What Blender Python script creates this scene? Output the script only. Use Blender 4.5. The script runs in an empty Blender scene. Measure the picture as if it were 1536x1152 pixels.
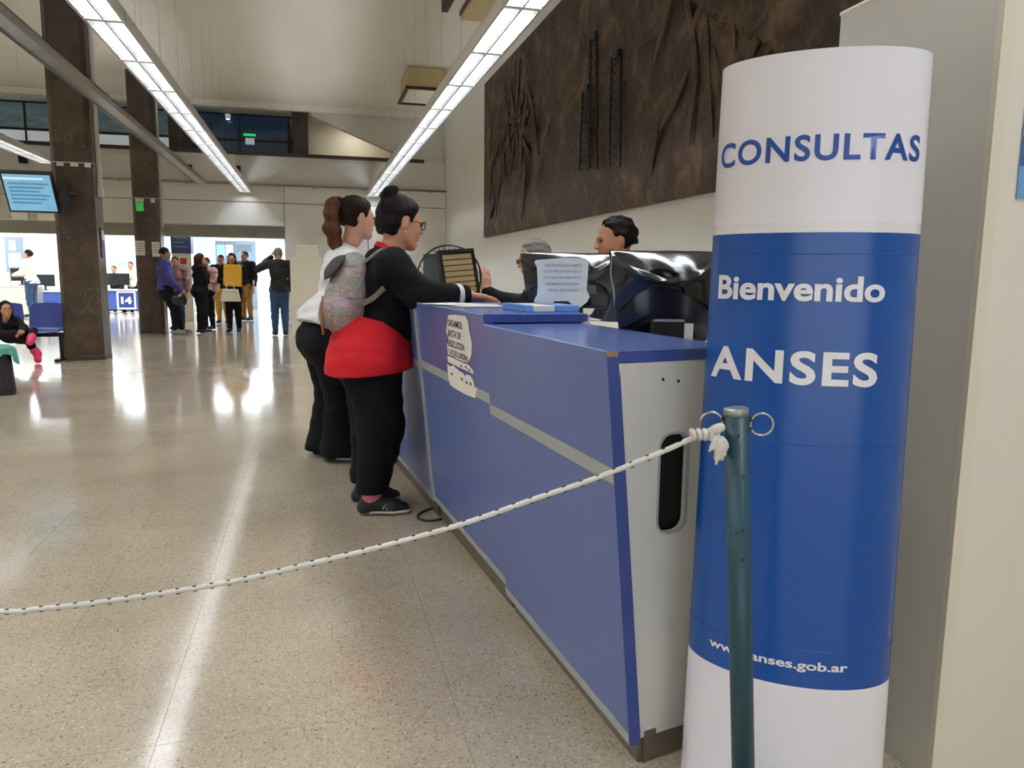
import bpy, bmesh, math, random
import numpy as np
from mathutils import Vector, Matrix, Euler

random.seed(7)
rng = np.random.default_rng(7)
sc = bpy.context.scene
COL = sc.collection

# ------------------------------------------------------------------ camera
F_PX, CAM_H = 1150.0, 1.30
YAW, PITCH, ROLL = math.radians(14.6), math.radians(8.1), math.radians(0.65)
fwd = Vector((math.sin(YAW) * math.cos(PITCH), math.cos(YAW) * math.cos(PITCH), -math.sin(PITCH)))
rt0 = Vector((math.cos(YAW), -math.sin(YAW), 0.0))
up0 = rt0.cross(fwd)
rt = rt0 * math.cos(ROLL) + up0 * math.sin(ROLL)
up = up0 * math.cos(ROLL) - rt0 * math.sin(ROLL)
cam_data = bpy.data.cameras.new('camera')
cam_data.sensor_width = 36.0
cam_data.lens = F_PX / 1536.0 * 36.0
cam_data.clip_end = 200
cam = bpy.data.objects.new('camera', cam_data)
m = Matrix((rt, up, -fwd)).transposed().to_4x4()
m.translation = Vector((0, 0, CAM_H))
cam.matrix_world = m
COL.objects.link(cam)
sc.camera = cam

# ------------------------------------------------------------------ world, exposure
world = bpy.data.worlds.new('world')
world.use_nodes = True
world.node_tree.nodes['Background'].inputs[0].default_value = (0.9, 0.95, 1.0, 1)
world.node_tree.nodes['Background'].inputs[1].default_value = 1.7
sc.world = world
sc.view_settings.view_transform = 'Standard'
sc.view_settings.look = 'None'
sc.view_settings.gamma = 1.0
sc.view_settings.use_curve_mapping = False
sc.view_settings.exposure = 0.66
TUBE = 58.0          # radiance of the hall's fluorescent tubes
OFFICE = 15.0        # radiance of the office's ceiling panels
sc.cycles.max_bounces = 10
sc.cycles.diffuse_bounces = 6
sc.cycles.caustics_reflective = False
sc.cycles.caustics_refractive = False
sc.cycles.sample_clamp_indirect = 6.0


def ray(x, y):
    return fwd + rt * ((x - 768.0) / F_PX) - up * ((y - 576.0) / F_PX)


def at(x, y, Y):
    """photo measurement -> world point on the plane of depth Y"""
    r = ray(x, y)
    return Vector((0, 0, CAM_H)) + r * (Y / r.y)


def atx(x, y, X):
    r = ray(x, y)
    return Vector((0, 0, CAM_H)) + r * (X / r.x)


def atz(x, y, z):
    r = ray(x, y)
    return Vector((0, 0, CAM_H)) + r * ((z - CAM_H) / r.z)


# ------------------------------------------------------------------ materials
def lin(c):
    return tuple(((v / 255.0) / 12.92 if v / 255.0 <= 0.04045 else ((v / 255.0 + 0.055) / 1.055) ** 2.4) for v in c)


MATS = {}


def mat(name, rgb, rough=0.6, metal=0.0, noise=0.0, scale=8.0, bump=0.0, bscale=60.0, emit=0.0, spec=0.5, coat=0.0,
        alpha=1.0, trans=0.0, rgb2=None, stretch=(1, 1, 1), sheen=0.0):
    if name in MATS:
        return MATS[name]
    M = bpy.data.materials.new(name)
    M.use_nodes = True
    nt = M.node_tree
    b = nt.nodes['Principled BSDF']
    c = lin(rgb)
    b.inputs['Base Color'].default_value = (*c, 1)
    b.inputs['Roughness'].default_value = rough
    b.inputs['Metallic'].default_value = metal
    b.inputs['Specular IOR Level'].default_value = spec
    b.inputs['Coat Weight'].default_value = coat
    b.inputs['Alpha'].default_value = alpha
    b.inputs['Transmission Weight'].default_value = trans
    b.inputs['Sheen Weight'].default_value = sheen
    if emit > 0:
        b.inputs['Emission Color'].default_value = (*c, 1)
        b.inputs['Emission Strength'].default_value = emit
    tc = nt.nodes.new('ShaderNodeTexCoord')
    mp = nt.nodes.new('ShaderNodeMapping')
    mp.inputs['Scale'].default_value = stretch
    nt.links.new(tc.outputs['Object'], mp.inputs['Vector'])
    if noise > 0 or rgb2:
        n = nt.nodes.new('ShaderNodeTexNoise')
        n.inputs['Scale'].default_value = scale
        n.inputs['Detail'].default_value = 6
        n.inputs['Roughness'].default_value = 0.6
        nt.links.new(mp.outputs[0], n.inputs['Vector'])
        r = nt.nodes.new('ShaderNodeValToRGB')
        r.color_ramp.elements[0].position = 0.3
        r.color_ramp.elements[1].position = 0.7
        if rgb2:
            c2 = lin(rgb2)
            r.color_ramp.elements[0].color = (*c, 1)
            r.color_ramp.elements[1].color = (*c2, 1)
        else:
            r.color_ramp.elements[0].color = tuple(max(0, v * (1 - noise)) for v in c) + (1,)
            r.color_ramp.elements[1].color = tuple(min(1, v * (1 + noise)) for v in c) + (1,)
        nt.links.new(n.outputs['Fac'], r.inputs['Fac'])
        nt.links.new(r.outputs['Color'], b.inputs['Base Color'])
    if bump > 0:
        n2 = nt.nodes.new('ShaderNodeTexNoise')
        n2.inputs['Scale'].default_value = bscale
        n2.inputs['Detail'].default_value = 4
        nt.links.new(mp.outputs[0], n2.inputs['Vector'])
        bp = nt.nodes.new('ShaderNodeBump')
        bp.inputs['Strength'].default_value = bump
        bp.inputs['Distance'].default_value = 0.01
        nt.links.new(n2.outputs['Fac'], bp.inputs['Height'])
        nt.links.new(bp.outputs[0], b.inputs['Normal'])
    MATS[name] = M
    return M


def mat_terrazzo():
    M = bpy.data.materials.new('terrazzo')
    M.use_nodes = True
    nt = M.node_tree
    b = nt.nodes['Principled BSDF']
    geo = nt.nodes.new('ShaderNodeNewGeometry')

    def N(t):
        return nt.nodes.new(t)
    # soft tone variation
    n = N('ShaderNodeTexNoise'); n.inputs['Scale'].default_value = 1.4; n.inputs['Detail'].default_value = 5
    nt.links.new(geo.outputs['Position'], n.inputs['Vector'])
    base = N('ShaderNodeValToRGB')
    base.color_ramp.elements[0].position = 0.3
    base.color_ramp.elements[1].position = 0.72
    base.color_ramp.elements[0].color = (*lin((166, 151, 130)), 1)
    base.color_ramp.elements[1].color = (*lin((190, 175, 153)), 1)
    nt.links.new(n.outputs['Fac'], base.inputs['Fac'])
    last = base.outputs['Color']
    # grit and chips
    for sc_, thr, hi, col, amount in ((70, 0.45, 0.42, (148, 132, 110), 0.5), (150, 0.5, 0.38, (200, 186, 163), 0.45), (230, 0.45, 0.36, (120, 104, 84), 0.6), (105, 0.62, 0.24, (104, 90, 72), 0.7), (62, 0.68, 0.19, (80, 68, 54), 0.75),
                                   (58, 0.62, 0.20, (212, 200, 180), 0.7), (36, 0.8, 0.13, (66, 56, 46), 0.8)):
        v = N('ShaderNodeTexVoronoi')
        v.inputs['Scale'].default_value = sc_
        v.inputs['Randomness'].default_value = 1.0
        off = N('ShaderNodeVectorMath'); off.operation = 'ADD'
        off.inputs[1].default_value = (sc_ * 0.37, sc_ * 0.11, 0)
        nt.links.new(geo.outputs['Position'], off.inputs[0])
        nt.links.new(off.outputs[0], v.inputs['Vector'])
        # only some of the cells hold a chip
        sep = N('ShaderNodeSeparateColor')
        nt.links.new(v.outputs['Color'], sep.inputs[0])
        gt = N('ShaderNodeMath'); gt.operation = 'GREATER_THAN'; gt.inputs[1].default_value = thr
        nt.links.new(sep.outputs[0], gt.inputs[0])
        lt = N('ShaderNodeMapRange')
        lt.inputs['From Min'].default_value = hi + 0.05
        lt.inputs['From Max'].default_value = hi - 0.05
        nt.links.new(v.outputs['Distance'], lt.inputs['Value'])
        mu = N('ShaderNodeMath'); mu.operation = 'MULTIPLY'
        nt.links.new(gt.outputs[0], mu.inputs[0]); nt.links.new(lt.outputs[0], mu.inputs[1])
        mu2 = N('ShaderNodeMath'); mu2.operation = 'MULTIPLY'; mu2.inputs[1].default_value = amount
        nt.links.new(mu.outputs[0], mu2.inputs[0])
        mx = N('ShaderNodeMixRGB')
        mx.inputs['Color2'].default_value = (*lin(col), 1)
        nt.links.new(mu2.outputs[0], mx.inputs['Fac'])
        nt.links.new(last, mx.inputs['Color1'])
        last = mx.outputs[0]
    nt.links.new(last, b.inputs['Base Color'])
    n2 = N('ShaderNodeTexNoise'); n2.inputs['Scale'].default_value = 3.0; n2.inputs['Detail'].default_value = 3
    nt.links.new(geo.outputs['Position'], n2.inputs['Vector'])
    mr = N('ShaderNodeMapRange')
    mr.inputs['To Min'].default_value = 0.08
    mr.inputs['To Max'].default_value = 0.15
    nt.links.new(n2.outputs['Fac'], mr.inputs['Value'])
    nt.links.new(mr.outputs[0], b.inputs['Roughness'])
    b.inputs['Specular IOR Level'].default_value = 0.75
    return M


def mat_marble(name, c0, c1, vein, rough=0.3):
    M = bpy.data.materials.new(name)
    M.use_nodes = True
    nt = M.node_tree
    b = nt.nodes['Principled BSDF']
    geo = nt.nodes.new('ShaderNodeNewGeometry')
    n = nt.nodes.new('ShaderNodeTexNoise'); n.inputs['Scale'].default_value = 3.5; n.inputs['Detail'].default_value = 9
    n.inputs['Roughness'].default_value = 0.7
    nt.links.new(geo.outputs['Position'], n.inputs['Vector'])
    r = nt.nodes.new('ShaderNodeValToRGB')
    r.color_ramp.elements[0].position = 0.32; r.color_ramp.elements[0].color = (*lin(c0), 1)
    r.color_ramp.elements[1].position = 0.7; r.color_ramp.elements[1].color = (*lin(c1), 1)
    nt.links.new(n.outputs['Fac'], r.inputs['Fac'])
    n2 = nt.nodes.new('ShaderNodeTexNoise'); n2.inputs['Scale'].default_value = 5.5; n2.inputs['Detail'].default_value = 3
    n2.inputs['Distortion'].default_value = 0.3
    nt.links.new(geo.outputs['Position'], n2.inputs['Vector'])
    r2 = nt.nodes.new('ShaderNodeValToRGB')
    e = r2.color_ramp.elements
    e[0].position = 0.485; e[0].color = (0, 0, 0, 1)
    e[1].position = 0.5; e[1].color = (0.24, 0.24, 0.24, 1)
    e2 = e.new(0.515); e2.color = (0, 0, 0, 1)
    nt.links.new(n2.outputs['Fac'], r2.inputs['Fac'])
    n3 = nt.nodes.new('ShaderNodeTexNoise'); n3.inputs['Scale'].default_value = 1.7
    nt.links.new(geo.outputs['Position'], n3.inputs['Vector'])
    r3 = nt.nodes.new('ShaderNodeValToRGB')
    r3.color_ramp.elements[0].position = 0.5; r3.color_ramp.elements[1].position = 0.62
    nt.links.new(n3.outputs['Fac'], r3.inputs['Fac'])
    mu = nt.nodes.new('ShaderNodeMath'); mu.operation = 'MULTIPLY'
    nt.links.new(r2.outputs[0], mu.inputs[0]); nt.links.new(r3.outputs[0], mu.inputs[1])
    mx = nt.nodes.new('ShaderNodeMixRGB')
    mx.inputs['Color2'].default_value = (*lin(vein), 1)
    nt.links.new(mu.outputs[0], mx.inputs['Fac'])
    nt.links.new(r.outputs[0], mx.inputs['Color1'])
    nt.links.new(mx.outputs[0], b.inputs['Base Color'])
    b.inputs['Roughness'].default_value = rough
    return M


def mat_mural():
    M = bpy.data.materials.new('mural_bronze_stone')
    M.use_nodes = True
    nt = M.node_tree
    b = nt.nodes['Principled BSDF']
    geo = nt.nodes.new('ShaderNodeNewGeometry')
    n = nt.nodes.new('ShaderNodeTexNoise'); n.inputs['Scale'].default_value = 2.4; n.inputs['Detail'].default_value = 10
    n.inputs['Roughness'].default_value = 0.68; n.inputs['Distortion'].default_value = 0.5
    nt.links.new(geo.outputs['Position'], n.inputs['Vector'])
    r = nt.nodes.new('ShaderNodeValToRGB')
    e = r.color_ramp.elements
    e[0].position = 0.36; e[0].color = (*lin((38, 26, 19)), 1)
    e[1].position = 0.66; e[1].color = (*lin((108, 86, 62)), 1)
    e2 = e.new(0.5); e2.color = (*lin((62, 43, 30)), 1)
    nt.links.new(n.outputs['Fac'], r.inputs['Fac'])
    nt.links.new(r.outputs[0], b.inputs['Base Color'])
    b.inputs['Roughness'].default_value = 0.62
    bp = nt.nodes.new('ShaderNodeBump'); bp.inputs['Strength'].default_value = 0.9; bp.inputs['Distance'].default_value = 0.05
    n2 = nt.nodes.new('ShaderNodeTexNoise'); n2.inputs['Scale'].default_value = 9; n2.inputs['Detail'].default_value = 6
    nt.links.new(geo.outputs['Position'], n2.inputs['Vector'])
    nt.links.new(n2.outputs['Fac'], bp.inputs['Height'])
    nt.links.new(bp.outputs[0], b.inputs['Normal'])
    return M


M_TERR = mat_terrazzo()
M_GROUT = mat('grout', (140, 128, 110), 0.6)
M_CREAM = mat('cream_wall', (224, 218, 203), 0.55, noise=0.03, scale=1.5)
M_WHITEWALL = mat('white_wall', (226, 225, 219), 0.6, noise=0.03, scale=1.2)
M_CEIL = mat('ceiling_plaster', (228, 224, 213), 0.8, noise=0.06, scale=0.9, bump=0.25, bscale=3, stretch=(1.0, 0.25, 1))
M_GREYPANEL = mat('grey_partition', (214, 211, 202), 0.5, noise=0.02, scale=1)
M_BROWN = mat('brown_trim', (52, 34, 24), 0.5)
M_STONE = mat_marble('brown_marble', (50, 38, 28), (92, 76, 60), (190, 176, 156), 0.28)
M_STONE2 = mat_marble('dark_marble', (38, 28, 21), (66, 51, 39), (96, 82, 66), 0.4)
M_MURAL = mat_mural()
M_BLUE = mat('blue_laminate', (88, 104, 158), 0.3, noise=0.03, scale=2, spec=0.45)
M_BLUED = mat('blue_edge', (52, 70, 136), 0.35)
M_BLUETOP = mat('blue_top', (92, 112, 172), 0.2, noise=0.02, scale=3)
M_CREAMPANEL = mat('cream_laminate', (204, 202, 194), 0.42, noise=0.02, scale=2)
M_GREYSTRIP = mat('grey_strip', (158, 163, 158), 0.4)
M_STEEL = mat('toe_kick_steel', (126, 116, 102), 0.38, metal=0.7, noise=0.12, scale=14)
M_BLACK = mat('black_plastic', (16, 16, 18), 0.4)
M_DARKHOLE = mat('dark_recess', (10, 8, 8), 0.8)
M_METALW = mat('white_metal', (214, 212, 206), 0.35, metal=0.1)
M_METALG = mat('grey_metal', (150, 147, 140), 0.4, metal=0.5)
M_CHROME = mat('worn_chrome', (160, 156, 150), 0.25, metal=1.0)
M_PAPER = mat('paper', (226, 222, 212), 0.7)
M_INK = mat('ink', (44, 40, 42), 0.7)
M_WHITE = mat('gloss_white', (232, 230, 232), 0.25)


# ------------------------------------------------------------------ object helpers
def link(o, parent=None):
    COL.objects.link(o)
    if parent is not None:
        o.parent = parent
    return o


def tag(o, label=None, cat=None, group=None, kind=None):
    if label:
        o['label'] = label
    if cat:
        o['category'] = cat
    if group:
        o['group'] = group
    if kind:
        o['kind'] = kind
    return o


def empty(name, loc=(0, 0, 0), rz=0.0, label=None, cat=None, group=None, kind=None):
    o = bpy.data.objects.new(name, None)
    o.empty_display_size = 0.1
    o.location = loc
    o.rotation_euler = (0, 0, rz)
    COL.objects.link(o)
    return tag(o, label, cat, group, kind)


def copy_tree(o, parent=None):
    c = o.copy()
    COL.objects.link(c)
    c.parent = parent
    for ch in list(o.children):
        copy_tree(ch, c)
    return c


class MB:
    """collects shapes, builds ONE mesh object"""

    def __init__(self):
        self.v = []
        self.f = []

    def add(self, verts, faces):
        n = len(self.v)
        self.v.extend([tuple(p) for p in verts])
        self.f.extend([tuple(i + n for i in fc) for fc in faces])
        return self

    def box(self, c, s, rot=None):
        hx, hy, hz = s[0] / 2, s[1] / 2, s[2] / 2
        vs = [Vector((x, y, z)) for z in (-hz, hz) for y in (-hy, hy) for x in (-hx, hx)]
        if rot is not None:
            R = rot if isinstance(rot, Matrix) else Euler(rot).to_matrix()
            vs = [R @ p for p in vs]
        vs = [p + Vector(c) for p in vs]
        return self.add(vs, [(0, 2, 3, 1), (4, 5, 7, 6), (0, 1, 5, 4), (2, 6, 7, 3), (0, 4, 6, 2), (1, 3, 7, 5)])

    def span(self, a, b):
        return self.box([(a[i] + b[i]) / 2 for i in range(3)], [abs(b[i] - a[i]) for i in range(3)])

    def prism(self, loop, d):
        """closed loop of 3-D points pushed along vector d"""
        n = len(loop)
        L = [Vector(p) for p in loop]
        d = Vector(d)
        nrm = Vector((0, 0, 0))
        for i in range(n):
            nrm += L[i].cross(L[(i + 1) % n])
        if nrm.dot(d) > 0:
            L = L[::-1]
        vs = L + [p + d for p in L]
        fs = [tuple(range(n)), tuple(range(2 * n - 1, n - 1, -1))]
        for i in range(n):
            j = (i + 1) % n
            fs.append((j, i, n + i, n + j))
        return self.add(vs, fs)

    def tube(self, pts, r, seg=8, caps=True, closed=False):
        P = [Vector(p) for p in pts]
        n = len(P)
        rs = r if isinstance(r, (list, tuple)) else [r] * n
        T = []
        for i in range(n):
            a = P[(i - 1) % n] if (closed or i > 0) else P[i]
            b = P[(i + 1) % n] if (closed or i < n - 1) else P[i]
            t = (b - a)
            T.append(t.normalized() if t.length > 1e-9 else Vector((0, 0, 1)))
        ref = Vector((0, 0, 1)) if abs(T[0].z) < 0.9 else Vector((1, 0, 0))
        u = (ref - T[0] * ref.dot(T[0])).normalized()
        vs, fs = [], []
        for i in range(n):
            u = (u - T[i] * u.dot(T[i]))
            u = u.normalized() if u.length > 1e-6 else T[i].orthogonal().normalized()
            w = T[i].cross(u)
            for k in range(seg):
                a = 2 * math.pi * k / seg
                vs.append(P[i] + (u * math.cos(a) + w * math.sin(a)) * rs[i])
        m_ = n if closed else n - 1
        for i in range(m_):
            i2 = (i + 1) % n
            for k in range(seg):
                k2 = (k + 1) % seg
                fs.append((i * seg + k, i * seg + k2, i2 * seg + k2, i2 * seg + k))
        if caps and not closed:
            fs.append(tuple(range(seg - 1, -1, -1)))
            fs.append(tuple((n - 1) * seg + k for k in range(seg)))
        return self.add(vs, fs)

    def lathe(self, prof, c=(0, 0, 0), seg=20, axis='z'):
        vs, fs = [], []
        n = len(prof)
        for r, z in prof:
            for k in range(seg):
                a = 2 * math.pi * k / seg
                p = (r * math.cos(a), r * math.sin(a), z)
                if axis == 'y':
                    p = (p[0], p[2], -p[1])
                elif axis == 'x':
                    p = (p[2], p[0], p[1])
                vs.append((p[0] + c[0], p[1] + c[1], p[2] + c[2]))
        for i in range(n - 1):
            for k in range(seg):
                k2 = (k + 1) % seg
                fs.append((i * seg + k, i * seg + k2, (i + 1) * seg + k2, (i + 1) * seg + k))
        fs.append(tuple(range(seg - 1, -1, -1)))
        fs.append(tuple((n - 1) * seg + k for k in range(seg)))
        return self.add(vs, fs)

    def grid(self, fn, nu, nv, flip=False):
        vs = [fn(i / nu, j / nv) for j in range(nv + 1) for i in range(nu + 1)]
        fs = []
        for j in range(nv):
            for i in range(nu):
                a = j * (nu + 1) + i
                q = (a, a + 1, a + nu + 2, a + nu + 1)
                fs.append(q[::-1] if flip else q)
        return self.add(vs, fs)

    def mesh(self, name, smooth=False, bevel=0.0, bseg=1):
        me = bpy.data.meshes.new(name)
        me.from_pydata(self.v, [], self.f)
        if bevel > 0:
            bm = bmesh.new()
            bm.from_mesh(me)
            bmesh.ops.remove_doubles(bm, verts=bm.verts, dist=1e-5)
            ed = [e for e in bm.edges if len(e.link_faces) == 2 and e.calc_face_angle(0) > 0.5]
            bmesh.ops.bevel(bm, geom=ed, offset=bevel, segments=bseg, affect='EDGES', profile=0.5)
            bm.to_mesh(me)
            bm.free()
        if smooth:
            me.polygons.foreach_set('use_smooth', [True] * len(me.polygons))
        me.update()
        return me

    def build(self, name, material, parent=None, loc=(0, 0, 0), rz=0.0, smooth=False, bevel=0.0, bseg=1):
        me = self.mesh(name, smooth, bevel, bseg)
        me.materials.append(material)
        o = bpy.data.objects.new(name, me)
        o.location = loc
        o.rotation_euler = (0, 0, rz)
        return link(o, parent)


def obj(name, me, parent=None, loc=(0, 0, 0), rot=(0, 0, 0)):
    o = bpy.data.objects.new(name, me)
    o.location = loc
    o.rotation_euler = rot
    return link(o, parent)


def bezier(p0, p1, p2, p3, n):
    out = []
    for i in range(n + 1):
        t = i / n
        out.append(Vector(p0) * (1 - t) ** 3 + Vector(p1) * 3 * t * (1 - t) ** 2 + Vector(p2) * 3 * t * t * (1 - t) + Vector(p3) * t ** 3)
    return out


def smooth_path(pts, n=8):
    """Catmull-Rom through pts"""
    P = [Vector(p) for p in pts]
    P = [P[0] * 2 - P[1]] + P + [P[-1] * 2 - P[-2]]
    out = []
    for i in range(1, len(P) - 2):
        for k in range(n):
            t = k / n
            a, b, c, d = P[i - 1], P[i], P[i + 1], P[i + 2]
            out.append(0.5 * ((2 * b) + (c - a) * t + (2 * a - 5 * b + 4 * c - d) * t * t + (-a + 3 * b - 3 * c + d) * t ** 3))
    out.append(P[-2])
    return out


def text_mesh(s, width=None, height=None, weight=0.0, align='LEFT', spacing=1.0, slices=0.0):
    """flat lettering in the XY plane fitted to width x height, lower left at the origin"""
    cu = bpy.data.curves.new('lettering', 'FONT')
    cu.body = s
    cu.size = 1.0
    cu.space_character = spacing
    cu.align_x = align
    cu.offset = weight
    cu.resolution_u = 5
    ob = bpy.data.objects.new('lettering', cu)
    COL.objects.link(ob)
    dg = bpy.context.evaluated_depsgraph_get()
    dg.update()
    me = bpy.data.meshes.new_from_object(ob.evaluated_get(dg))
    bpy.data.objects.remove(ob)
    bpy.data.curves.remove(cu)
    co = np.array([v.co[:] for v in me.vertices])
    lo, hi = co.min(0), co.max(0)
    sx = width / (hi[0] - lo[0]) if width else None
    sy = height / (hi[1] - lo[1]) if height else None
    sx = sx or sy
    sy = sy or sx
    for v in me.vertices:
        v.co = ((v.co.x - lo[0]) * sx, (v.co.y - lo[1]) * sy, 0)
    if slices > 0:
        bm = bmesh.new()
        bm.from_mesh(me)
        w = (hi[0] - lo[0]) * sx
        x = slices
        while x < w:
            bmesh.ops.bisect_plane(bm, geom=bm.verts[:] + bm.edges[:] + bm.faces[:], plane_co=(x, 0, 0), plane_no=(1, 0, 0))
            x += slices
        bm.to_mesh(me)
        bm.free()
    me.materials.clear()
    return me


def text_on(name, s, material, parent, origin, ux, uy, width=None, height=None, weight=0.0, lift=0.0015, spacing=1.0):
    """lettering lying on a flat surface: origin = lower left, ux / uy = directions along the line and up"""
    me = text_mesh(s, width, height, weight, spacing=spacing)
    ux, uy = Vector(ux).normalized(), Vector(uy).normalized()
    nz = ux.cross(uy)
    o = Vector(origin) + nz * lift
    for v in me.vertices:
        v.co = o + ux * v.co.x + uy * v.co.y
    me.materials.append(material)
    return obj(name, me, parent)


def plate_with_hole(outer, inner, thick, axis_fn):
    """outer / inner loops of 2-D points -> MB data of a plate with a hole; axis_fn maps (u, v, w) to 3-D"""
    bm = bmesh.new()
    loops = []
    for lp in (outer, inner):
        vs = [bm.verts.new((p[0], p[1], 0)) for p in lp]
        es = [bm.edges.new((vs[i], vs[(i + 1) % len(vs)])) for i in range(len(vs))]
        loops.append((vs, es))
    bmesh.ops.triangle_fill(bm, edges=loops[0][1] + loops[1][1], use_beauty=True, normal=(0, 0, 1))
    r = bmesh.ops.extrude_face_region(bm, geom=bm.faces[:])
    for e in r['geom']:
        if isinstance(e, bmesh.types.BMVert):
            e.co.z += thick
    for v in bm.verts:
        v.co = axis_fn(*v.co)
    bmesh.ops.recalc_face_normals(bm, faces=bm.faces)
    bm.verts.index_update()
    mb = MB()
    mb.add([v.co[:] for v in bm.verts], [[v.index for v in f.verts] for f in bm.faces])
    bm.free()
    return mb


def rounded_rect(x0, y0, x1, y1, r, n=5):
    out = []
    for cx, cy, a0 in ((x1 - r, y1 - r, 0), (x0 + r, y1 - r, 90), (x0 + r, y0 + r, 180), (x1 - r, y0 + r, 270)):
        for i in range(n + 1):
            a = math.radians(a0 + 90 * i / n)
            out.append((cx + r * math.cos(a), cy + r * math.sin(a)))
    return out


# ================================================================== STRUCTURE
XW, YF, ZC = 3.4, 20.0, 5.3       # mural wall, far wall, ceiling
TILE = 0.42


def structure(o):
    o['kind'] = 'structure'
    return o


floor = structure(MB().span((-14, -4, -0.12), (XW, 32, -0.006)).build('floor', M_GROUT))
tile_me = MB().span((-TILE / 2 + 0.0006, -TILE / 2 + 0.0006, -0.02), (TILE / 2 - 0.0006, TILE / 2 - 0.0006, 0)).mesh('tile')
tile_me.materials.append(M_TERR)
spots = []
for i in range(-34, 10):
    for j in range(-20, 68):
        x = -0.45 + TILE * (i + 0.5)
        y = 3.82 + TILE * (j + 0.5)
        if x < -13.9 or x > XW - 0.1 or y < -3.9 or y > 31.9:
            continue
        if y > YF + 0.3 and x > -0.6:
            continue
        v = Vector((x, y, -CAM_H))
        d = v.dot(fwd)
        big = 0
        if d > 0.3:
            px = 768 + F_PX * v.dot(rt) / d
            py = 576 - F_PX * v.dot(up) / d
            hidden = x > 0.85 - 0.08 * (y - 1.7) and y > 1.5
            if -60 < px < 1100 and py < 1230 and not hidden:
                big = 1 / (d * d * d)
        spots.append((big, x, y))
spots.sort(reverse=True)
for k, (b_, x, y) in enumerate(spots[:300]):
    obj('tile', tile_me, floor, (x, y, 0))
mb = MB()
h_ = TILE / 2 - 0.0006
for (b_, x, y) in spots[300:]:
    mb.add([(x - h_, y - h_, 0), (x + h_, y - h_, 0), (x + h_, y + h_, 0), (x - h_, y + h_, 0)], [(0, 1, 2, 3)])
o = mb.build('tile_field', M_TERR, floor)
o['kind'] = 'stuff'

structure(MB().span((-9.2, -4, ZC), (XW + 0.2, 28.2, ZC + 0.2)).build('ceiling', M_CEIL))
structure(MB().span((XW, -4, 0), (XW + 0.2, 28, ZC)).build('wall_right', M_WHITEWALL))
# entrance front behind the camera, glazed: daylight comes in here
structure(MB().span((-9.2, -4.2, 2.8), (XW + 0.2, -4, ZC)).span((-9.2, -4.2, 0), (-4.6, -4, 2.8)).span((2.4, -4.2, 0), (XW + 0.2, -4, 2.8)).build('wall_back', M_CREAM))
dr = structure(empty('door_1', (-1.1, -4.1, 0)))
for k in range(6):
    MB().span((-3.5 + 1.4 * k - 0.03, -0.03, 0), (-3.5 + 1.4 * k + 0.03, 0.03, 2.8)).build('mullion', M_METALG, dr)
for k in range(5):
    MB().span((-3.47 + 1.4 * k, -0.004, 0.05), (-3.5 + 1.4 * (k + 1) - 0.03, 0.004, 2.75)).build('pane', mat('clear_pane', (235, 242, 245), 0.05, alpha=0.12), dr)
MB().span((-3.5, -0.03, 2.74), (3.5, 0.03, 2.8)).build('head_rail', M_METALG, dr)
MB().span((-3.5, -0.03, 0), (3.5, 0.03, 0.05)).build('sill', M_METALG, dr)
structure(MB().span((-9.2, -4, 0), (-9, 20.0, ZC)).build('wall_left', M_CREAM))

# far wall: solid bay at the right, lintel over the office opening, upper band under the gallery
wf = structure(MB().span((-0.62, YF + 0.03, 0), (XW, YF + 0.25, 3.40)).span((-9.0, YF + 0.03, 2.42), (-0.62, YF + 0.25, 3.40)).build('wall_far', M_GREYSTRIP))
for (x0, x1, z0, z1) in ([(-9.0 + 2.8 * k, -9.0 + 2.8 * (k + 1), 2.98, 3.38) for k in range(4)] + [(2.2 - 0.0, XW, 2.98, 3.38)] +
                         [(-9.0 + 2.8 * k, min(-9.0 + 2.8 * (k + 1), -0.62), 2.42, 2.97) for k in range(3)] +
                         [(-0.61, 1.4, 0.0, 2.97), (1.41, XW, 0.0, 2.97)]):
    MB().span((x0 + 0.006, YF, z0 + 0.006), (x1 - 0.006, YF + 0.03, z1 - 0.006)).build('panel', M_WHITEWALL, wf, bevel=0.003)
structure(MB().span((-9, YF + 0.18, 3.40), (XW, YF + 0.4, 4.13)).build('wall_far_upper', M_WHITEWALL))
structure(MB().span((-9.0, YF - 0.02, 4.10), (2.84, YF + 0.42, 4.165)).build('trim_1', M_BROWN, bevel=0.004))
rail = structure(MB().tube([(-9, YF - 0.06, 3.40), (XW, YF - 0.06, 3.40)], 0.022, 8).build('trim_2', M_METALG, smooth=True))
for k in range(9):
    MB().lathe([(0.03, 0), (0.03, 0.02), (0.012, 0.022), (0.012, 0.07)], (-8.6 + 1.45 * k, YF - 0.08, 3.37), 10, 'y').build('bracket', M_METALG, rail)
# ceiling edge beam in front of the gallery
structure(MB().span((-9, YF - 0.05, ZC - 0.13), (XW, YF + 0.12, ZC)).build('trim_3', M_CEIL, bevel=0.004))
structure(MB().span((-9.0, YF + 0.9, 2.16), (-0.62, YF + 1.15, 2.75)).build('trim_4', mat('lintel_grey', (168, 163, 150), 0.7)))

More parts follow.
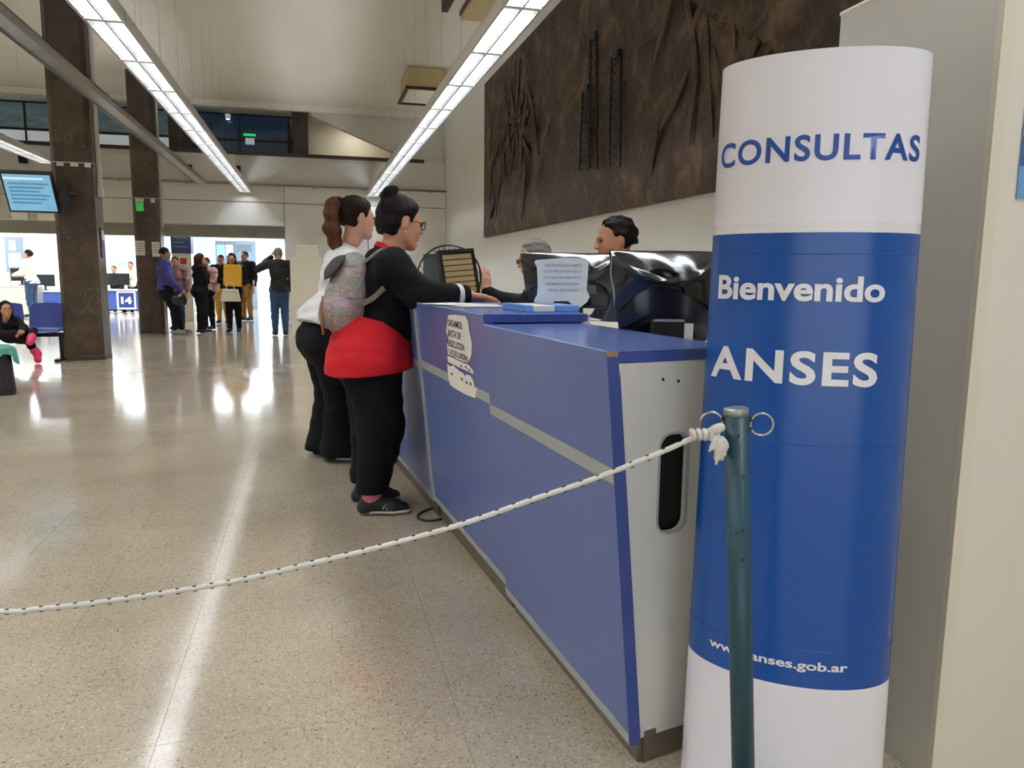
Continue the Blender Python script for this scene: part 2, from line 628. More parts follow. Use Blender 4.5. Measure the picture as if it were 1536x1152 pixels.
# gallery above the far wall
structure(MB().span((-9, YF + 0.42, 3.98), (XW, 28, 4.12)).build('floor_gallery', mat('gallery_floor', (120, 110, 98), 0.5)))
structure(MB().span((-9.2, 28, 2.76), (XW + 0.2, 28.2, ZC)).build('wall_gallery_back', mat('gallery_grey', (112, 118, 124), 0.7)))
structure(MB().prism([(0.02, YF + 0.35, ZC), (XW, YF + 0.35, ZC), (XW, YF + 0.35, 4.12), (2.72, YF + 0.35, 4.12), (2.25, YF + 0.35, 4.30), (0.12, YF + 0.35, 5.13)],
                     (0, 0.2, 0)).build('wall_gallery_stair', M_GREYPANEL))
structure(MB().span((0.0, 22.3, 4.12), (XW, 22.5, ZC)).build('wall_gallery_lit', M_CREAM))
lg = empty('gallery_lamp', (1.2, 21.6, ZC - 0.02), label='small white lamp above the stair of the gallery', cat='lamp')
MB().box((0, 0, -0.02), (0.6, 0.2, 0.04)).build('housing', M_METALW, lg)
MB().box((0, 0, -0.045), (0.55, 0.16, 0.01)).build('diffuser', mat('gallery_tube', (255, 246, 226), 0.5, emit=26), lg)

M_DARKGLASS = mat('lit_dark_glass', (40, 62, 88), 0.12, noise=0.3, scale=1.3, emit=0.10)  # faint glow in the colour stands in for the lit room behind the panes
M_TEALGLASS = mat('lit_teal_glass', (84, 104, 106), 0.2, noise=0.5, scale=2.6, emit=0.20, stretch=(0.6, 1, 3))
M_FROST = mat('lit_frosted_panel', (186, 192, 194), 0.4, noise=0.04, emit=0.30)  # glow put in for light shining through from behind
gw = structure(empty('window_1', (0, 21.5, 4.12)))
wpx = [-9 + 1.22 * k for k in range(8)]
for k, x in enumerate(wpx[:-1]):
    x1 = min(x + 1.2, 0.0)
    if x1 - x < 0.2:
        continue
    left = x < -3.6
    MB().span((x, 0, 0.06), (x1 - 0.03, 0.03, 0.50)).build('pane', M_FROST if left else M_DARKGLASS, gw)
    MB().span((x, 0, 0.55), (x1 - 0.03, 0.03, 1.15)).build('pane', M_TEALGLASS if left else M_DARKGLASS, gw)
MB().span((-9, -0.03, 0.50), (0, 0.05, 0.56)).build('transom', M_BLACK, gw)
MB().span((-9, -0.03, 0.0), (0, 0.05, 0.06)).build('sill', M_BROWN, gw)
MB().span((-9, -0.03, 1.14), (0, 0.05, 1.18)).build('head_rail', M_BLACK, gw)
for x in wpx:
    if x < 0:
        MB().span((x - 0.045, -0.02, 0.05), (x, 0.05, 1.14)).build('mullion', M_BLACK, gw)
for x0, x1 in ((-3.25, -2.72), (-0.37, 0.0)):
    structure(MB().span((x0, YF + 0.55, 4.12), (x1, YF + 0.95, ZC)).build('trim_5', M_STONE2, bevel=0.01))
ex = empty('exit_sign', (-1.45, 21.42, 4.78), label='small green exit sign behind the gallery glass', cat='sign')
MB().box((0, 0, 0), (0.3, 0.04, 0.05)).build('lit_face', mat('exit_green', (20, 190, 90), 0.5, emit=0.7), ex)
MB().box((0, 0, -0.16), (0.22, 0.02, 0.16)).build('notice', M_FROST, ex)
bl = empty('spot_lamp', (-1.95, 21.3, 5.12), label='small bluish spot lamp hanging under the gallery ceiling', cat='lamp')
MB().lathe([(0.05, 0), (0.07, 0.1), (0.06, 0.12)], (0, 0, 0), 14).build('shade', M_FROST, bl, smooth=True)
MB().lathe([(0.045, -0.012), (0.05, 0)], (0, 0, 0), 14).build('bulb', mat('blue_bulb', (190, 210, 255), 0.4, emit=3.0), bl)
MB().tube([(0, 0, 0.12), (0, 0, 0.18)], 0.012).build('stem', M_BLACK, bl)

# office behind the opening
structure(MB().span((-0.62, YF + 0.25, 0), (-0.42, 31, 2.75)).build('wall_office_right', mat('office_white', (224, 228, 228), 0.5)))
structure(MB().span((-14.2, 31, 0), (-0.42, 31.2, 2.75)).build('wall_office_back', MATS['office_white']))
structure(MB().span((-14.2, YF, 0), (-14, 31, 2.75)).build('wall_office_left', MATS['office_white']))
structure(MB().span((-14, YF + 0.0, 0), (-9, YF + 0.2, 2.75)).build('wall_office_front', MATS['office_white']))
structure(MB().span((-14.2, YF + 1.1, 2.75), (-0.42, 31.2, 2.9)).build('ceiling_office', MATS['office_white']))
pm = MB().box((0, 0, 0), (1.5, 0.62, 0.03)).mesh('diffuser'); pm.materials.append(mat('office_panel', (236, 246, 255), 0.5, emit=OFFICE))
fm = MB().span((-0.8, -0.36, 0), (0.8, 0.36, 0.06)).mesh('frame'); fm.materials.append(M_METALW)
for j in range(4):
    for i in range(5):
        e_ = empty('ceiling_panel_light', (-12.2 + 2.5 * i, 22.4 + 2.3 * j, 2.69), label='bright flat ceiling light in the office behind the columns',
                   cat='ceiling light', group='office ceiling lights')
        obj('frame', fm, e_)
        obj('diffuser', pm, e_, (0, 0, -0.015))

# ------------------------------------------------------------------ columns
def column(x, y, w, label, z1=ZC):
    c = empty('stone_column', (x, y, 0), label=label, cat='column')
    zs = [0.0, 0.06, 2.4, 3.9, z1]
    hw = w / 2
    ch = 0.06
    loop = [(-hw + ch, -hw), (hw - ch, -hw), (hw, -hw + ch), (hw, hw - ch), (hw - ch, hw), (-hw + ch, hw), (-hw, hw - ch), (-hw, -hw + ch)]
    for k in range(4):
        z0, zb = zs[k], zs[k + 1]
        s = 1.02 if k == 0 else 1.0
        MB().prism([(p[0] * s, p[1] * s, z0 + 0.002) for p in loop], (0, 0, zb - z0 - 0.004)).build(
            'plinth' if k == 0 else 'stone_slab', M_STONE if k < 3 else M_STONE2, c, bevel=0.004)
    return c


col1 = column(-3.24, 12.58, 0.53, 'brown marble column with a wall screen on its side')
MB().span((0.27, -0.02, 2.5), (0.31, 0.06, ZC - 0.02)).build('conduit', M_METALW, col1)
MB().span((0.27, -0.06, 2.36), (0.33, 0.08, 2.5)).build('junction_box', M_METALW, col1)
col2 = column(-3.27, 17.72, 0.5, 'brown marble column with pinned papers and a green sign')
MB().span((0.25, -0.02, 2.2), (0.28, 0.04, ZC - 0.02)).build('conduit', M_METALW, col2)

# ------------------------------------------------------------------ hanging louvred lights
M_TUBE = mat('fluorescent_tube', (238, 245, 255), 0.4, emit=TUBE)
M_REFL = mat('light_reflector', (206, 204, 198), 0.3, metal=0.3)
M_LOUV = mat('louver_aluminium', (128, 127, 124), 0.28, metal=0.75)
SEG = 1.19


def louvre_meshes():
    W, Hh, L = 0.30, 0.10, SEG - 0.006
    t = 0.006
    hb = MB()
    hb.span((-W / 2, 0, Hh - t), (-W / 2 + 0.102, L, Hh)).span((W / 2 - 0.102, 0, Hh - t), (W / 2, L, Hh))
    hb.span((-0.031, 0.0, Hh - t), (0.031, L, Hh))
    hb.span((-W / 2, 0, 0), (-W / 2 + t, L, Hh))
    hb.span((W / 2 - t, 0, 0), (W / 2, L, Hh))
    housing = hb.mesh('housing', bevel=0.0)
    cb = MB().span((-W / 2, 0, 0), (W / 2, 0.022, Hh - 0.002))
    caps = cb.mesh('end_plate')
    tb = MB()
    tb.tube([(0, 0.024, 0.066), (0, L - 0.024, 0.066)], 0.014, 8)
    tubes = tb.mesh('tube', smooth=False)
    lv = MB()
    lv.span((-0.006, 0.022, 0.002), (0.006, L - 0.022, 0.03))
    lv.span((-W / 2 + t, 0.022, 0.002), (-W / 2 + t + 0.012, L - 0.022, 0.03))
    lv.span((W / 2 - t - 0.012, 0.022, 0.002), (W / 2 - t, L - 0.022, 0.03))
    n = 22
    for k in range(1, n):
        y = L * k / n
        for x0, x1 in ((-W / 2 + t, -0.006), (0.006, W / 2 - t)):
            lv.span((x0, y - 0.0015, 0.003), (x1, y + 0.0015, 0.030))
    louv = lv.mesh('louver')
    wr = MB()
    for y in (0.012,):
        wr.tube([(0, y, Hh), (0, y, ZC - 3.21)], 0.0013, 5)
    wire = wr.mesh('suspension_wire')
    for me, mm in ((housing, M_METALW), (caps, M_METALW), (tubes, M_TUBE), (louv, M_LOUV), (wire, M_METALG)):
        me.materials.append(mm)
    return housing, caps, tubes, louv, wire


LM = louvre_meshes()


def light_run(x, y0, y1, label, group, phase):
    y = phase
    while y - SEG > y0:
        y -= SEG
    while y + SEG <= y1 + 0.01:
        e_ = empty('louvered_light', (x, y, 3.2), label=label, cat='ceiling light', group=group)
        obj('housing', LM[0], e_)
        obj('end_plate', LM[1], e_)
        obj('end_plate', LM[1], e_, (0, SEG - 0.028, 0))
        obj('tube', LM[2], e_, (-0.068, 0, 0))
        obj('tube', LM[2], e_, (0.068, 0, 0))
        obj('louver', LM[3], e_)['kind'] = 'stuff'
        obj('suspension_wire', LM[4], e_)
        y += SEG


light_run(1.52, -2.6, 19.95, 'louvered fluorescent light of the hanging run above the blue counter', 'hanging lights above the counter', 5.65)
light_run(-1.50, -2.6, 19.95, 'louvered fluorescent light of the hanging run above the open floor', 'hanging lights above the open floor', 6.83)
light_run(-4.57, -2.6, 17.0, 'louvered fluorescent light of the hanging run beyond the columns', 'hanging lights beyond the columns', 6.4)
light_run(-7.4, -2.6, 17.0, 'louvered fluorescent light of the hanging run along the side wall', 'hanging lights along the side wall', 6.4)
ur = empty('unlit_light_channel', (-2.30, 0, 3.2), label='grey unlit steel light channel hanging beside the brown columns', cat='light channel')
for k in range(13):
    y0 = -1.0 + 1.5 * k
    b_ = MB()
    b_.span((-0.09, y0, 0.08), (0.09, y0 + 1.49, 0.09)).span((-0.09, y0, 0), (-0.082, y0 + 1.49, 0.09)).span((0.082, y0, 0), (0.09, y0 + 1.49, 0.09))
    b_.span((-0.08, y0, 0.02), (0.08, y0 + 1.49, 0.03))
    b_.build('channel_length', M_METALG, ur)
    MB().tube([(0, y0 + 0.2, 0.09), (0, y0 + 0.2, ZC - 3.21)], 0.0013, 5).build('suspension_wire', M_METALG, ur)

# ------------------------------------------------------------------ mural
MY0, MY1, MZ0, MZ1 = 3.2, 15.2, 2.03, 4.96
mural = empty('relief_mural', (XW, 0, 0), label='huge dark brown carved relief mural on the white side wall', cat='mural')
nu, nv = 300, 90
yy, zz = np.meshgrid(np.linspace(MY1, MY0, nu + 1), np.linspace(MZ0, MZ1, nv + 1))


def fbm(x, y, s, seed, octs=4):
    r_ = np.random.default_rng(seed)
    out = np.zeros_like(x)
    a = 1.0
    for _ in range(octs):
        for __ in range(5):
            th = r_.uniform(0, 6.28)
            out += a * np.sin((x * math.cos(th) + y * math.sin(th)) * s * r_.uniform(0.7, 1.4) + r_.uniform(0, 6.28)) / 5
        a *= 0.55
        s *= 2.1
    return out


dep = 0.05 + 0.045 * fbm(yy, zz, 1.8, 3) + 0.03 * np.abs(fbm(yy + 0.6 * zz, zz, 3.4, 5))
# sloping furrows that fan out from the lower left
ang = np.arctan2(zz - 1.2, (15.8 - yy) + 0.01)
dep += 0.022 * np.sin(ang * 26 + 1.6 * fbm(yy, zz, 1.1, 8)) * (zz < 3.6)
# sun burst with rays near the left end
cy, cz = 12.6, 3.75
rr = np.hypot(yy - cy, zz - cz)
th = np.arctan2(zz - cz, yy - cy)
dep += 0.05 * np.exp(-(rr / 1.2) ** 2) * (np.cos(th * 9) > 0.55)
# large folded plates at the right
dep += 0.07 * (((8.0 - yy) * 0.55 + (zz - 3.9)) > 0.6) + 0.05 * (((6.5 - yy) * 0.9 - (zz - 2.9)) > 0.9)
dep = np.clip(dep + 0.03, 0.062, 0.24)
edge = np.minimum.reduce([(yy - MY0) / 0.9, (MY1 - yy) / 0.9, (zz - MZ0) / 0.25, (MZ1 - zz) / 0.25])
dep = 0.06 + 0.8 * (dep - 0.06) * np.clip(edge, 0, 1)
vs = [(-dep[j, i], yy[j, i], zz[j, i]) for j in range(nv + 1) for i in range(nu + 1)]
fs = []
for j in range(nv):
    for i in range(nu):
        a = j * (nu + 1) + i
        fs.append((a, a + 1, a + nu + 2, a + nu + 1))
mm = MB().add(vs, fs)
mm.build('relief', M_MURAL, mural)
MB().span((-0.059, MY0, MZ0), (-0.002, MY1, MZ1)).build('backing_slab', M_MURAL, mural)
M_TOWER = mat('mural_dark_iron', (26, 20, 17), 0.6)
for (xa, xb, yt, yb, dxt) in ((869, 882, 137, 256, 5), (884, 895, 58, 254, 2), (914, 930, 86, 250, 3)):
    p = [atx(x, y, XW - 0.12) for x, y in ((xa, yb), (xb, yb), (xb - 2 + dxt, yt), (xa + dxt, yt))]
    p = [Vector((-0.12, q.y, q.z)) for q in p]
    t_ = MB()
    t_.tube([p[0], p[3]], 0.016, 6)
    t_.tube([p[1], p[2]], 0.016, 6)
    n = 12
    for k in range(n + 1):
        f = k / n
        t_.tube([p[0].lerp(p[3], f), p[1].lerp(p[2], f)], 0.008, 5)
        if k < n:
            t_.tube([p[0].lerp(p[3], f), p[1].lerp(p[2], (k + 1) / n)], 0.006, 5)
    top = (p[2] + p[3]) / 2
    t_.box(top + Vector((0.03, 0, 0.03)), (0.08, 0.14, 0.08))
    t_.build('lattice_tower', M_TOWER, mural)
M_RAY = mat('mural_pale_brown', (78, 60, 44), 0.65, noise=0.25, scale=5)
for k in range(9):
    a0 = math.pi * 2 * k / 9 + 0.3
    c0 = Vector((-0.085, cy + 0.10 * math.cos(a0), cz + 0.10 * math.sin(a0)))
    L_ = 0.55 + 0.22 * ((k * 7) % 3)
    c1 = Vector((-0.085, cy + L_ * math.cos(a0), cz + L_ * math.sin(a0)))
    sd_ = Vector((0, -math.sin(a0), math.cos(a0)))
    MB().prism([c0 - sd_ * 0.025, c1 - sd_ * 0.06, c1 + sd_ * 0.06, c0 + sd_ * 0.025], (-0.022, 0, 0)).build('sun_ray', M_RAY, mural, bevel=0.008)

rr_m = random.Random(21)
for k in range(46):
    y0 = rr_m.uniform(4.0, 14.6)
    if 7.9 < y0 < 9.9:
        continue
    z0 = rr_m.uniform(2.15, 3.5)
    ln = rr_m.uniform(0.5, 1.5)
    a0 = math.radians(rr_m.uniform(35, 80) if k % 4 else rr_m.uniform(95, 120))
    bend = rr_m.uniform(-0.25, 0.25)
    pts = []
    for t in (0, 0.33, 0.66, 1):
        yv = y0 - math.cos(a0) * ln * t + bend * t * (1 - t)
        zv = z0 + math.sin(a0) * ln * t
        pts.append((-0.116, min(max(yv, MY0 + 0.1), MY1 - 0.1), min(max(zv, MZ0 + 0.08), MZ1 - 0.08)))
    pp_ = smooth_path(pts, 4)
    n_ = len(pp_)
    rib_ = MB().tube(pp_, [0.014 + 0.040 * math.sin(math.pi * (i_ + 0.5) / n_) for i_ in range(n_)], 6)
    rib_.v = [(-0.112 + (v_[0] + 0.116) * 0.3, v_[1], v_[2]) for v_ in rib_.v]
    rib_.build('carved_rib', M_RAY if k % 2 else M_MURAL, mural)

# ------------------------------------------------------------------ partition at the right
part = structure(MB().span((1.52, 1.50, 0), (4.6, 2.06, 2.06)).build('wall_partition', M_GREYPANEL))
MB().span((1.516, 1.483, 2.06), (4.6, 2.064, 2.072)).build('cap_rail', M_CREAM, part, bevel=0.003)
MB().span((1.515, 1.487, 0), (4.6, 1.50, 2.06)).build('front_sheet', M_CREAM, part)
MB().span((1.512, 1.480, 0), (1.545, 1.4865, 2.06)).build('corner_strip', mat('corner_cream', (222, 214, 194), 0.45), part)
po = empty('poster', (1.60, 1.485, 1.49), label='blue and orange printed poster on the cream partition', cat='poster')
MB().span((0, -0.003, 0), (0.5, 0, 0.62)).build('sheet', mat('poster_sky', (110, 160, 205), 0.5, noise=0.2, scale=9), po)
MB().span((0.0, -0.0045, 0.075), (0.5, -0.003, 0.14)).build('print_band', mat('poster_blue', (62, 92, 150), 0.5, noise=0.2, scale=9), po)
MB().span((0.0, -0.0045, 0.14), (0.5, -0.003, 0.185)).build('print_band', mat('poster_orange', (222, 140, 82), 0.5, noise=0.15, scale=9), po)
MB().span((0.0, -0.0045, 0.185), (0.5, -0.003, 0.21)).build('print_band', M_WHITE, po)
MB().span((0.0, -0.0045, 0.21), (0.5, -0.003, 0.62)).build('print_band', MATS['poster_blue'], po)

# ================================================================== COUNTER
CA = math.radians(4.64)        # the counter is turned a little from the room axis
CDIR = Vector((-math.sin(CA), math.cos(CA), 0))
CNRM = Vector((math.cos(CA), math.sin(CA), 0))
C0 = Vector((0.785, 1.735, 0))


def counter_unit(s0, L, dz, depth, label, near_end=False, xoff=0.0, skew=0.0, strip_end=False):
    """local x = away from the public, y = along the counter, z up; slanted front that leans out at the top"""
    base = C0 + CDIR * s0 + CNRM * xoff
    u = empty('counter_unit', base, CA, label, 'counter')
    zb, zt = 0.07 + dz, 1.117 + dz
    xb, xt = 0.0, -0.100

    def fx(z):
        return xb + (xt - xb) * (z - zb) / (zt - zb)
    t = 0.028
    # slanted front panel in two fields with the grey band between
    zs0, zs1 = zb + 0.715, zb + 0.755
    y0, y1 = 0.0, L - 0.004
    for nm, a, b_, mm, pr in (('front_panel', zb + 0.03, zs0, M_BLUE, 0), ('front_panel', zs1, zt - 0.001, M_BLUE, 0), ('grey_band', zs0, zs1, M_GREYSTRIP, 0.0025),
                              ('bottom_band', zb, zb + 0.03, M_GREYSTRIP, 0.002)):
        loop = [(fx(a) - pr, y0, a), (fx(b_) - pr, y0, b_), (fx(b_) + t, y0, b_), (fx(a) + t, y0, a)]
        MB().prism(loop, (0, y1 - y0, 0)).build(nm, mm, u, bevel=0.0012)
    # dark blue edging at the near end of the front panel
    loop = [(fx(zb) - 0.001, -0.003, zb), (fx(zt) - 0.001, -0.003, zt), (fx(zt) + t + 0.004, -0.003, zt), (fx(zb) + t + 0.004, -0.003, zb)]
    MB().prism(loop, (0, 0.0028, 0)).build('edging', M_BLUED, u)
    # worktop
    tb = MB()
    loop = [(fx(zt), -0.004 + skew * 0.0, zt), (fx(zt), L - 0.002, zt), (depth, L - 0.002, zt), (depth, skew * depth - 0.004, zt)]
    tb.prism(loop, (0, 0, 0.003))
    tb.build('worktop_face', M_BLUETOP, u)
    loop = [(fx(zt) + t + 0.0045, -0.002, zt - 0.001), (fx(zt) + t + 0.0045, L - 0.006, zt - 0.001), (depth - 0.001, L - 0.006, zt - 0.001), (depth - 0.001, skew * depth - 0.002, zt - 0.001)]
    MB().prism(loop, (0, 0, -0.026)).build('worktop', M_BLUED, u)
    MB().tube([(fx(zt) + 0.001, -0.003, zt + 0.0015), (fx(zt) + 0.001, L - 0.004, zt + 0.0015)], 0.0024, 6).build('edge_highlight', mat('pale_blue_highlight', (150, 165, 212), 0.3), u)  # highlight along the top front edge, painted as a pale blue strip
    # toe kick
    MB().span((0.035, 0.02, 0), (0.05, L - 0.01, zb + 0.01)).build('toe_kick', M_STEEL, u)
    # back and sides
    MB().span((depth - 0.02, skew * depth + 0.02, 0.05), (depth - 0.004, L - 0.02, zt - 0.03)).build('back_panel', M_CREAMPANEL, u)
    MB().prism([(fx(zb) + t + 0.002, L - 0.03, zb), (fx(zt - 0.03) + t + 0.002, L - 0.03, zt - 0.03), (depth - 0.022, L - 0.03, zt - 0.03), (depth - 0.022, L - 0.03, zb)],
               (0, 0.018, 0)).build('end_panel', M_CREAMPANEL, u)
    return u, fx, zb, zt, t


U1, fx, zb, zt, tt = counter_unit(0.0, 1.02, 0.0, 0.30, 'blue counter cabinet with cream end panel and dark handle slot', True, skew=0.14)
# cream end panel with a real slot
sk = 0.14
ow = [(fx(zb) + tt + 0.002, zb + 0.005), (0.295, zb + 0.005), (0.295, zt - 0.028), (fx(zt) + tt + 0.004, zt - 0.028)]
pa, pb = at(991, 653, 1.765), at(1029, 797, 1.765)
ua, ub = (pa - C0).dot(CNRM), (pb - C0).dot(CNRM)
slot = rounded_rect(0.066, 0.640, 0.152, 0.900, 0.034, 5)
plate_with_hole(ow, slot, 0.016, lambda a, b, w: (a, sk * (a) + 0.006 + w, b)).build('cream_end_panel', M_CREAMPANEL, U1)
plate_with_hole(rounded_rect(0.062, 0.635, 0.160, 0.906, 0.038, 5), slot, 0.004, lambda a, b, w: (a, sk * (a) + 0.0015 + w, b)).build('slot_rim', M_GREYSTRIP, U1)
MB().span((0.04, 0.06, 0.58), (0.19, 0.066, 0.93)).build('slot_back', M_DARKHOLE, U1)
MB().prism([(0.05, 0.012, 0), (0.28, 0.05, 0), (0.28, 0.05, 0.092), (0.05, 0.012, 0.092)], (0, 0.012, 0)).build('end_toe_kick', M_STEEL, U1)
for (a, b_) in ((0.115, 1.037), (0.066, 1.044)):
    MB().lathe([(0.0042, 0), (0.0042, 0.002)], (a, sk * a + 0.0045, b_), 8, 'y').build('screw_hole', M_DARKHOLE, U1)
MB().box((fx(zt) + 0.012, -0.003, zt - 0.004), (0.03, 0.006, 0.012)).build('chipped_corner', mat('raw_board', (150, 120, 100), 0.8, noise=0.3, scale=60), U1)

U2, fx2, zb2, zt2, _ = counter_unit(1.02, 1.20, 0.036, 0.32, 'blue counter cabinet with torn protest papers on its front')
MB().prism([(fx2(zb2) - 0.012, 1.17, zb2), (fx2(zt2) - 0.012, 1.17, zt2), (fx2(zt2) + 0.02, 1.17, zt2), (fx2(zb2) + 0.02, 1.17, zb2)],
           (0, 0.026, 0)).build('joint_post', M_GREYSTRIP, U2, bevel=0.002)
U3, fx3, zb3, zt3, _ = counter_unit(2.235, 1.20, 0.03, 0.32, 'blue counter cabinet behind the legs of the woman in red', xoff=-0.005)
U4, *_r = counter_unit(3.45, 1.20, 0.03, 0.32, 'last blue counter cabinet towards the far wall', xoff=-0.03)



# torn papers on the second unit: plane of the slanted front
def front_pt(s, z, lift=0.002):
    x = fx2(z) - lift
    return (x, s, z)


def front_uv(px, py):
    """photo point on the front of the second cabinet -> (along, height)"""
    base = C0 + CDIR * 1.02
    n = Vector((-(zt2 - zb2), 0, -0.1))
    R = Matrix.Rotation(CA, 3, 'Z')
    n = R @ Vector(((zt2 - zb2), 0, 0.1)).normalized()
    p0 = base + Vector((0, 0, zb2))
    r = ray(px, py)
    t = (p0 - Vector((0, 0, CAM_H))).dot(n) / r.dot(n)
    q = Vector((0, 0, CAM_H)) + r * t
    l = R.transposed() @ (q - base)
    return l.y, l.z


def paper_on_front(name, pts, label, cat):
    uv = [front_uv(*p) for p in pts]
    e_ = empty(name, C0 + CDIR * 1.02, CA, label, cat)
    loop = [front_pt(s, z, 0.0032) for s, z in uv]
    MB().prism(loop, (0.0012, 0, 0)).build('sheet', M_PAPER, e_)
    return e_, uv


pe, uv = paper_on_front('protest_note', [(673, 473), (682, 472), (699, 474), (703, 482), (705, 497), (709, 516), (708, 533), (703, 544), (690, 540), (681, 535), (673, 531), (671, 515),
                                         (674, 505), (670, 498), (672, 484)], 'torn white note with black lettering on the blue counter front', 'note')
ux = Vector(front_pt(0, 0.9)) - Vector(front_pt(1, 0.9))
uy = Vector(front_pt(0, 1.0)) - Vector(front_pt(0, 0.9))
for (px, py, px1, hgt, txt) in ((674, 489, 695, 0.030, 'DIGAMOS'), (674, 504, 693, 0.030, 'BASTA DE'), (672, 518, 698, 0.030, 'PERSECUCION'), (674, 531, 704, 0.026, 'Y ACOSO LABORAL')):
    s, z = front_uv(px, py)
    s1, z1 = front_uv(px1, py + (px1 - px) * 0.25)
    text_on('lettering', txt, M_INK, pe, front_pt(s, z, 0.0045), ux, uy, s - s1, hgt, 0.012, lift=0.0)
pe2, uv = paper_on_front('torn_note', [(672, 546), (676, 550), (680, 548), (689, 556), (697, 561), (697, 566), (700, 562), (706, 563), (711, 571), (713, 582), (717, 580), (714, 597),
                                       (700, 592), (684, 583), (676, 577), (673, 563)], 'small torn scrap of white paper under the protest note', 'paper')
for px, py in ((678, 562), (693, 570), (700, 575), (706, 577)):
    s, z = front_uv(px, py)
    MB().prism([front_pt(s, z, 0.0040), front_pt(s - 0.025, z, 0.0040), front_pt(s - 0.025, z + 0.009, 0.0040), front_pt(s, z + 0.012, 0.0040)], (0.0006, 0, 0)).build('ink_mark', M_INK, pe2)
pe3, uv = paper_on_front('paper_strip', [(672, 533), (688, 541), (703, 547), (711, 556), (711, 561), (690, 551), (673, 543)], 'narrow white strip of torn paper across the grey band', 'paper')
for px, py in ((692, 549), (699, 551), (704, 555)):
    s, z = front_uv(px, py)
    MB().prism([front_pt(s, z, 0.0040), front_pt(s - 0.018, z - 0.006, 0.0040), front_pt(s - 0.02, z + 0.004, 0.0040), front_pt(s, z + 0.008, 0.0040)], (0.0006, 0, 0)).build('ink_mark', M_INK, pe3)


def on_counter(s, x, z):
    return C0 + CDIR * s + CNRM * x + Vector((0, 0, z))


# papers and folders on the second worktop
ZT2 = zt2 + 0.003
pp = empty('paper_stack', on_counter(1.78, 0.06, ZT2), CA, 'loose white papers lying on the blue counter top by the hand', 'paper')
for k, (dx, dy, a) in enumerate(((0, 0, 0.2), (0.03, -0.05, -0.15), (-0.04, 0.04, 0.5))):
    MB().box((dx, dy, 0.0012 + 0.0024 * k), (0.21, 0.29, 0.002), (0, 0, a)).build('sheet', M_PAPER, pp)
bx = empty('folder_box', on_counter(1.22, 0.06, ZT2), CA, 'flat light blue box of white leaflets on the counter edge', 'box')
M_LBLUE = mat('light_blue_card', (104, 146, 205), 0.4)
MB().span((0.025, -0.14, 0), (0.25, 0.14, 0.004)).build('tray', M_LBLUE, bx)
MB().span((0.027, -0.138, 0.005), (0.058, 0.138, 0.03)).build('blue_stack', M_LBLUE, bx, bevel=0.002)
MB().span((0.060, -0.138, 0.005), (0.148, 0.138, 0.028)).build('leaflet_stack', M_PAPER, bx, bevel=0.002)
MB().span((0.150, -0.138, 0.005), (0.25, 0.138, 0.030)).build('blue_stack', M_LBLUE, bx, bevel=0.002)

# inner desk of the clerks
dk = empty('clerk_desk', on_counter(0.5, 0.345, 0), CA, 'pale inner work desk of the clerks behind the blue counter', 'desk')
MB().span((0.0, 0, 1.03), (0.62, 3.6, 1.06)).build('desk_top', mat('pale_desk', (214, 206, 188), 0.4), dk, bevel=0.003)
for y in (0.05, 1.75, 3.5):
    MB().span((0.05, y, 0), (0.56, y + 0.03, 1.03)).build('desk_side', M_CREAMPANEL, dk)

# ------------------------------------------------------------------ monitors wrapped in plastic
M_BAG = mat('black_glossy_film', (9, 9, 12), 0.16, bump=0.15, bscale=7, spec=0.7)
M_NAVYPL = mat('navy_black_plastic', (14, 17, 34), 0.22, bump=0.05, bscale=5)


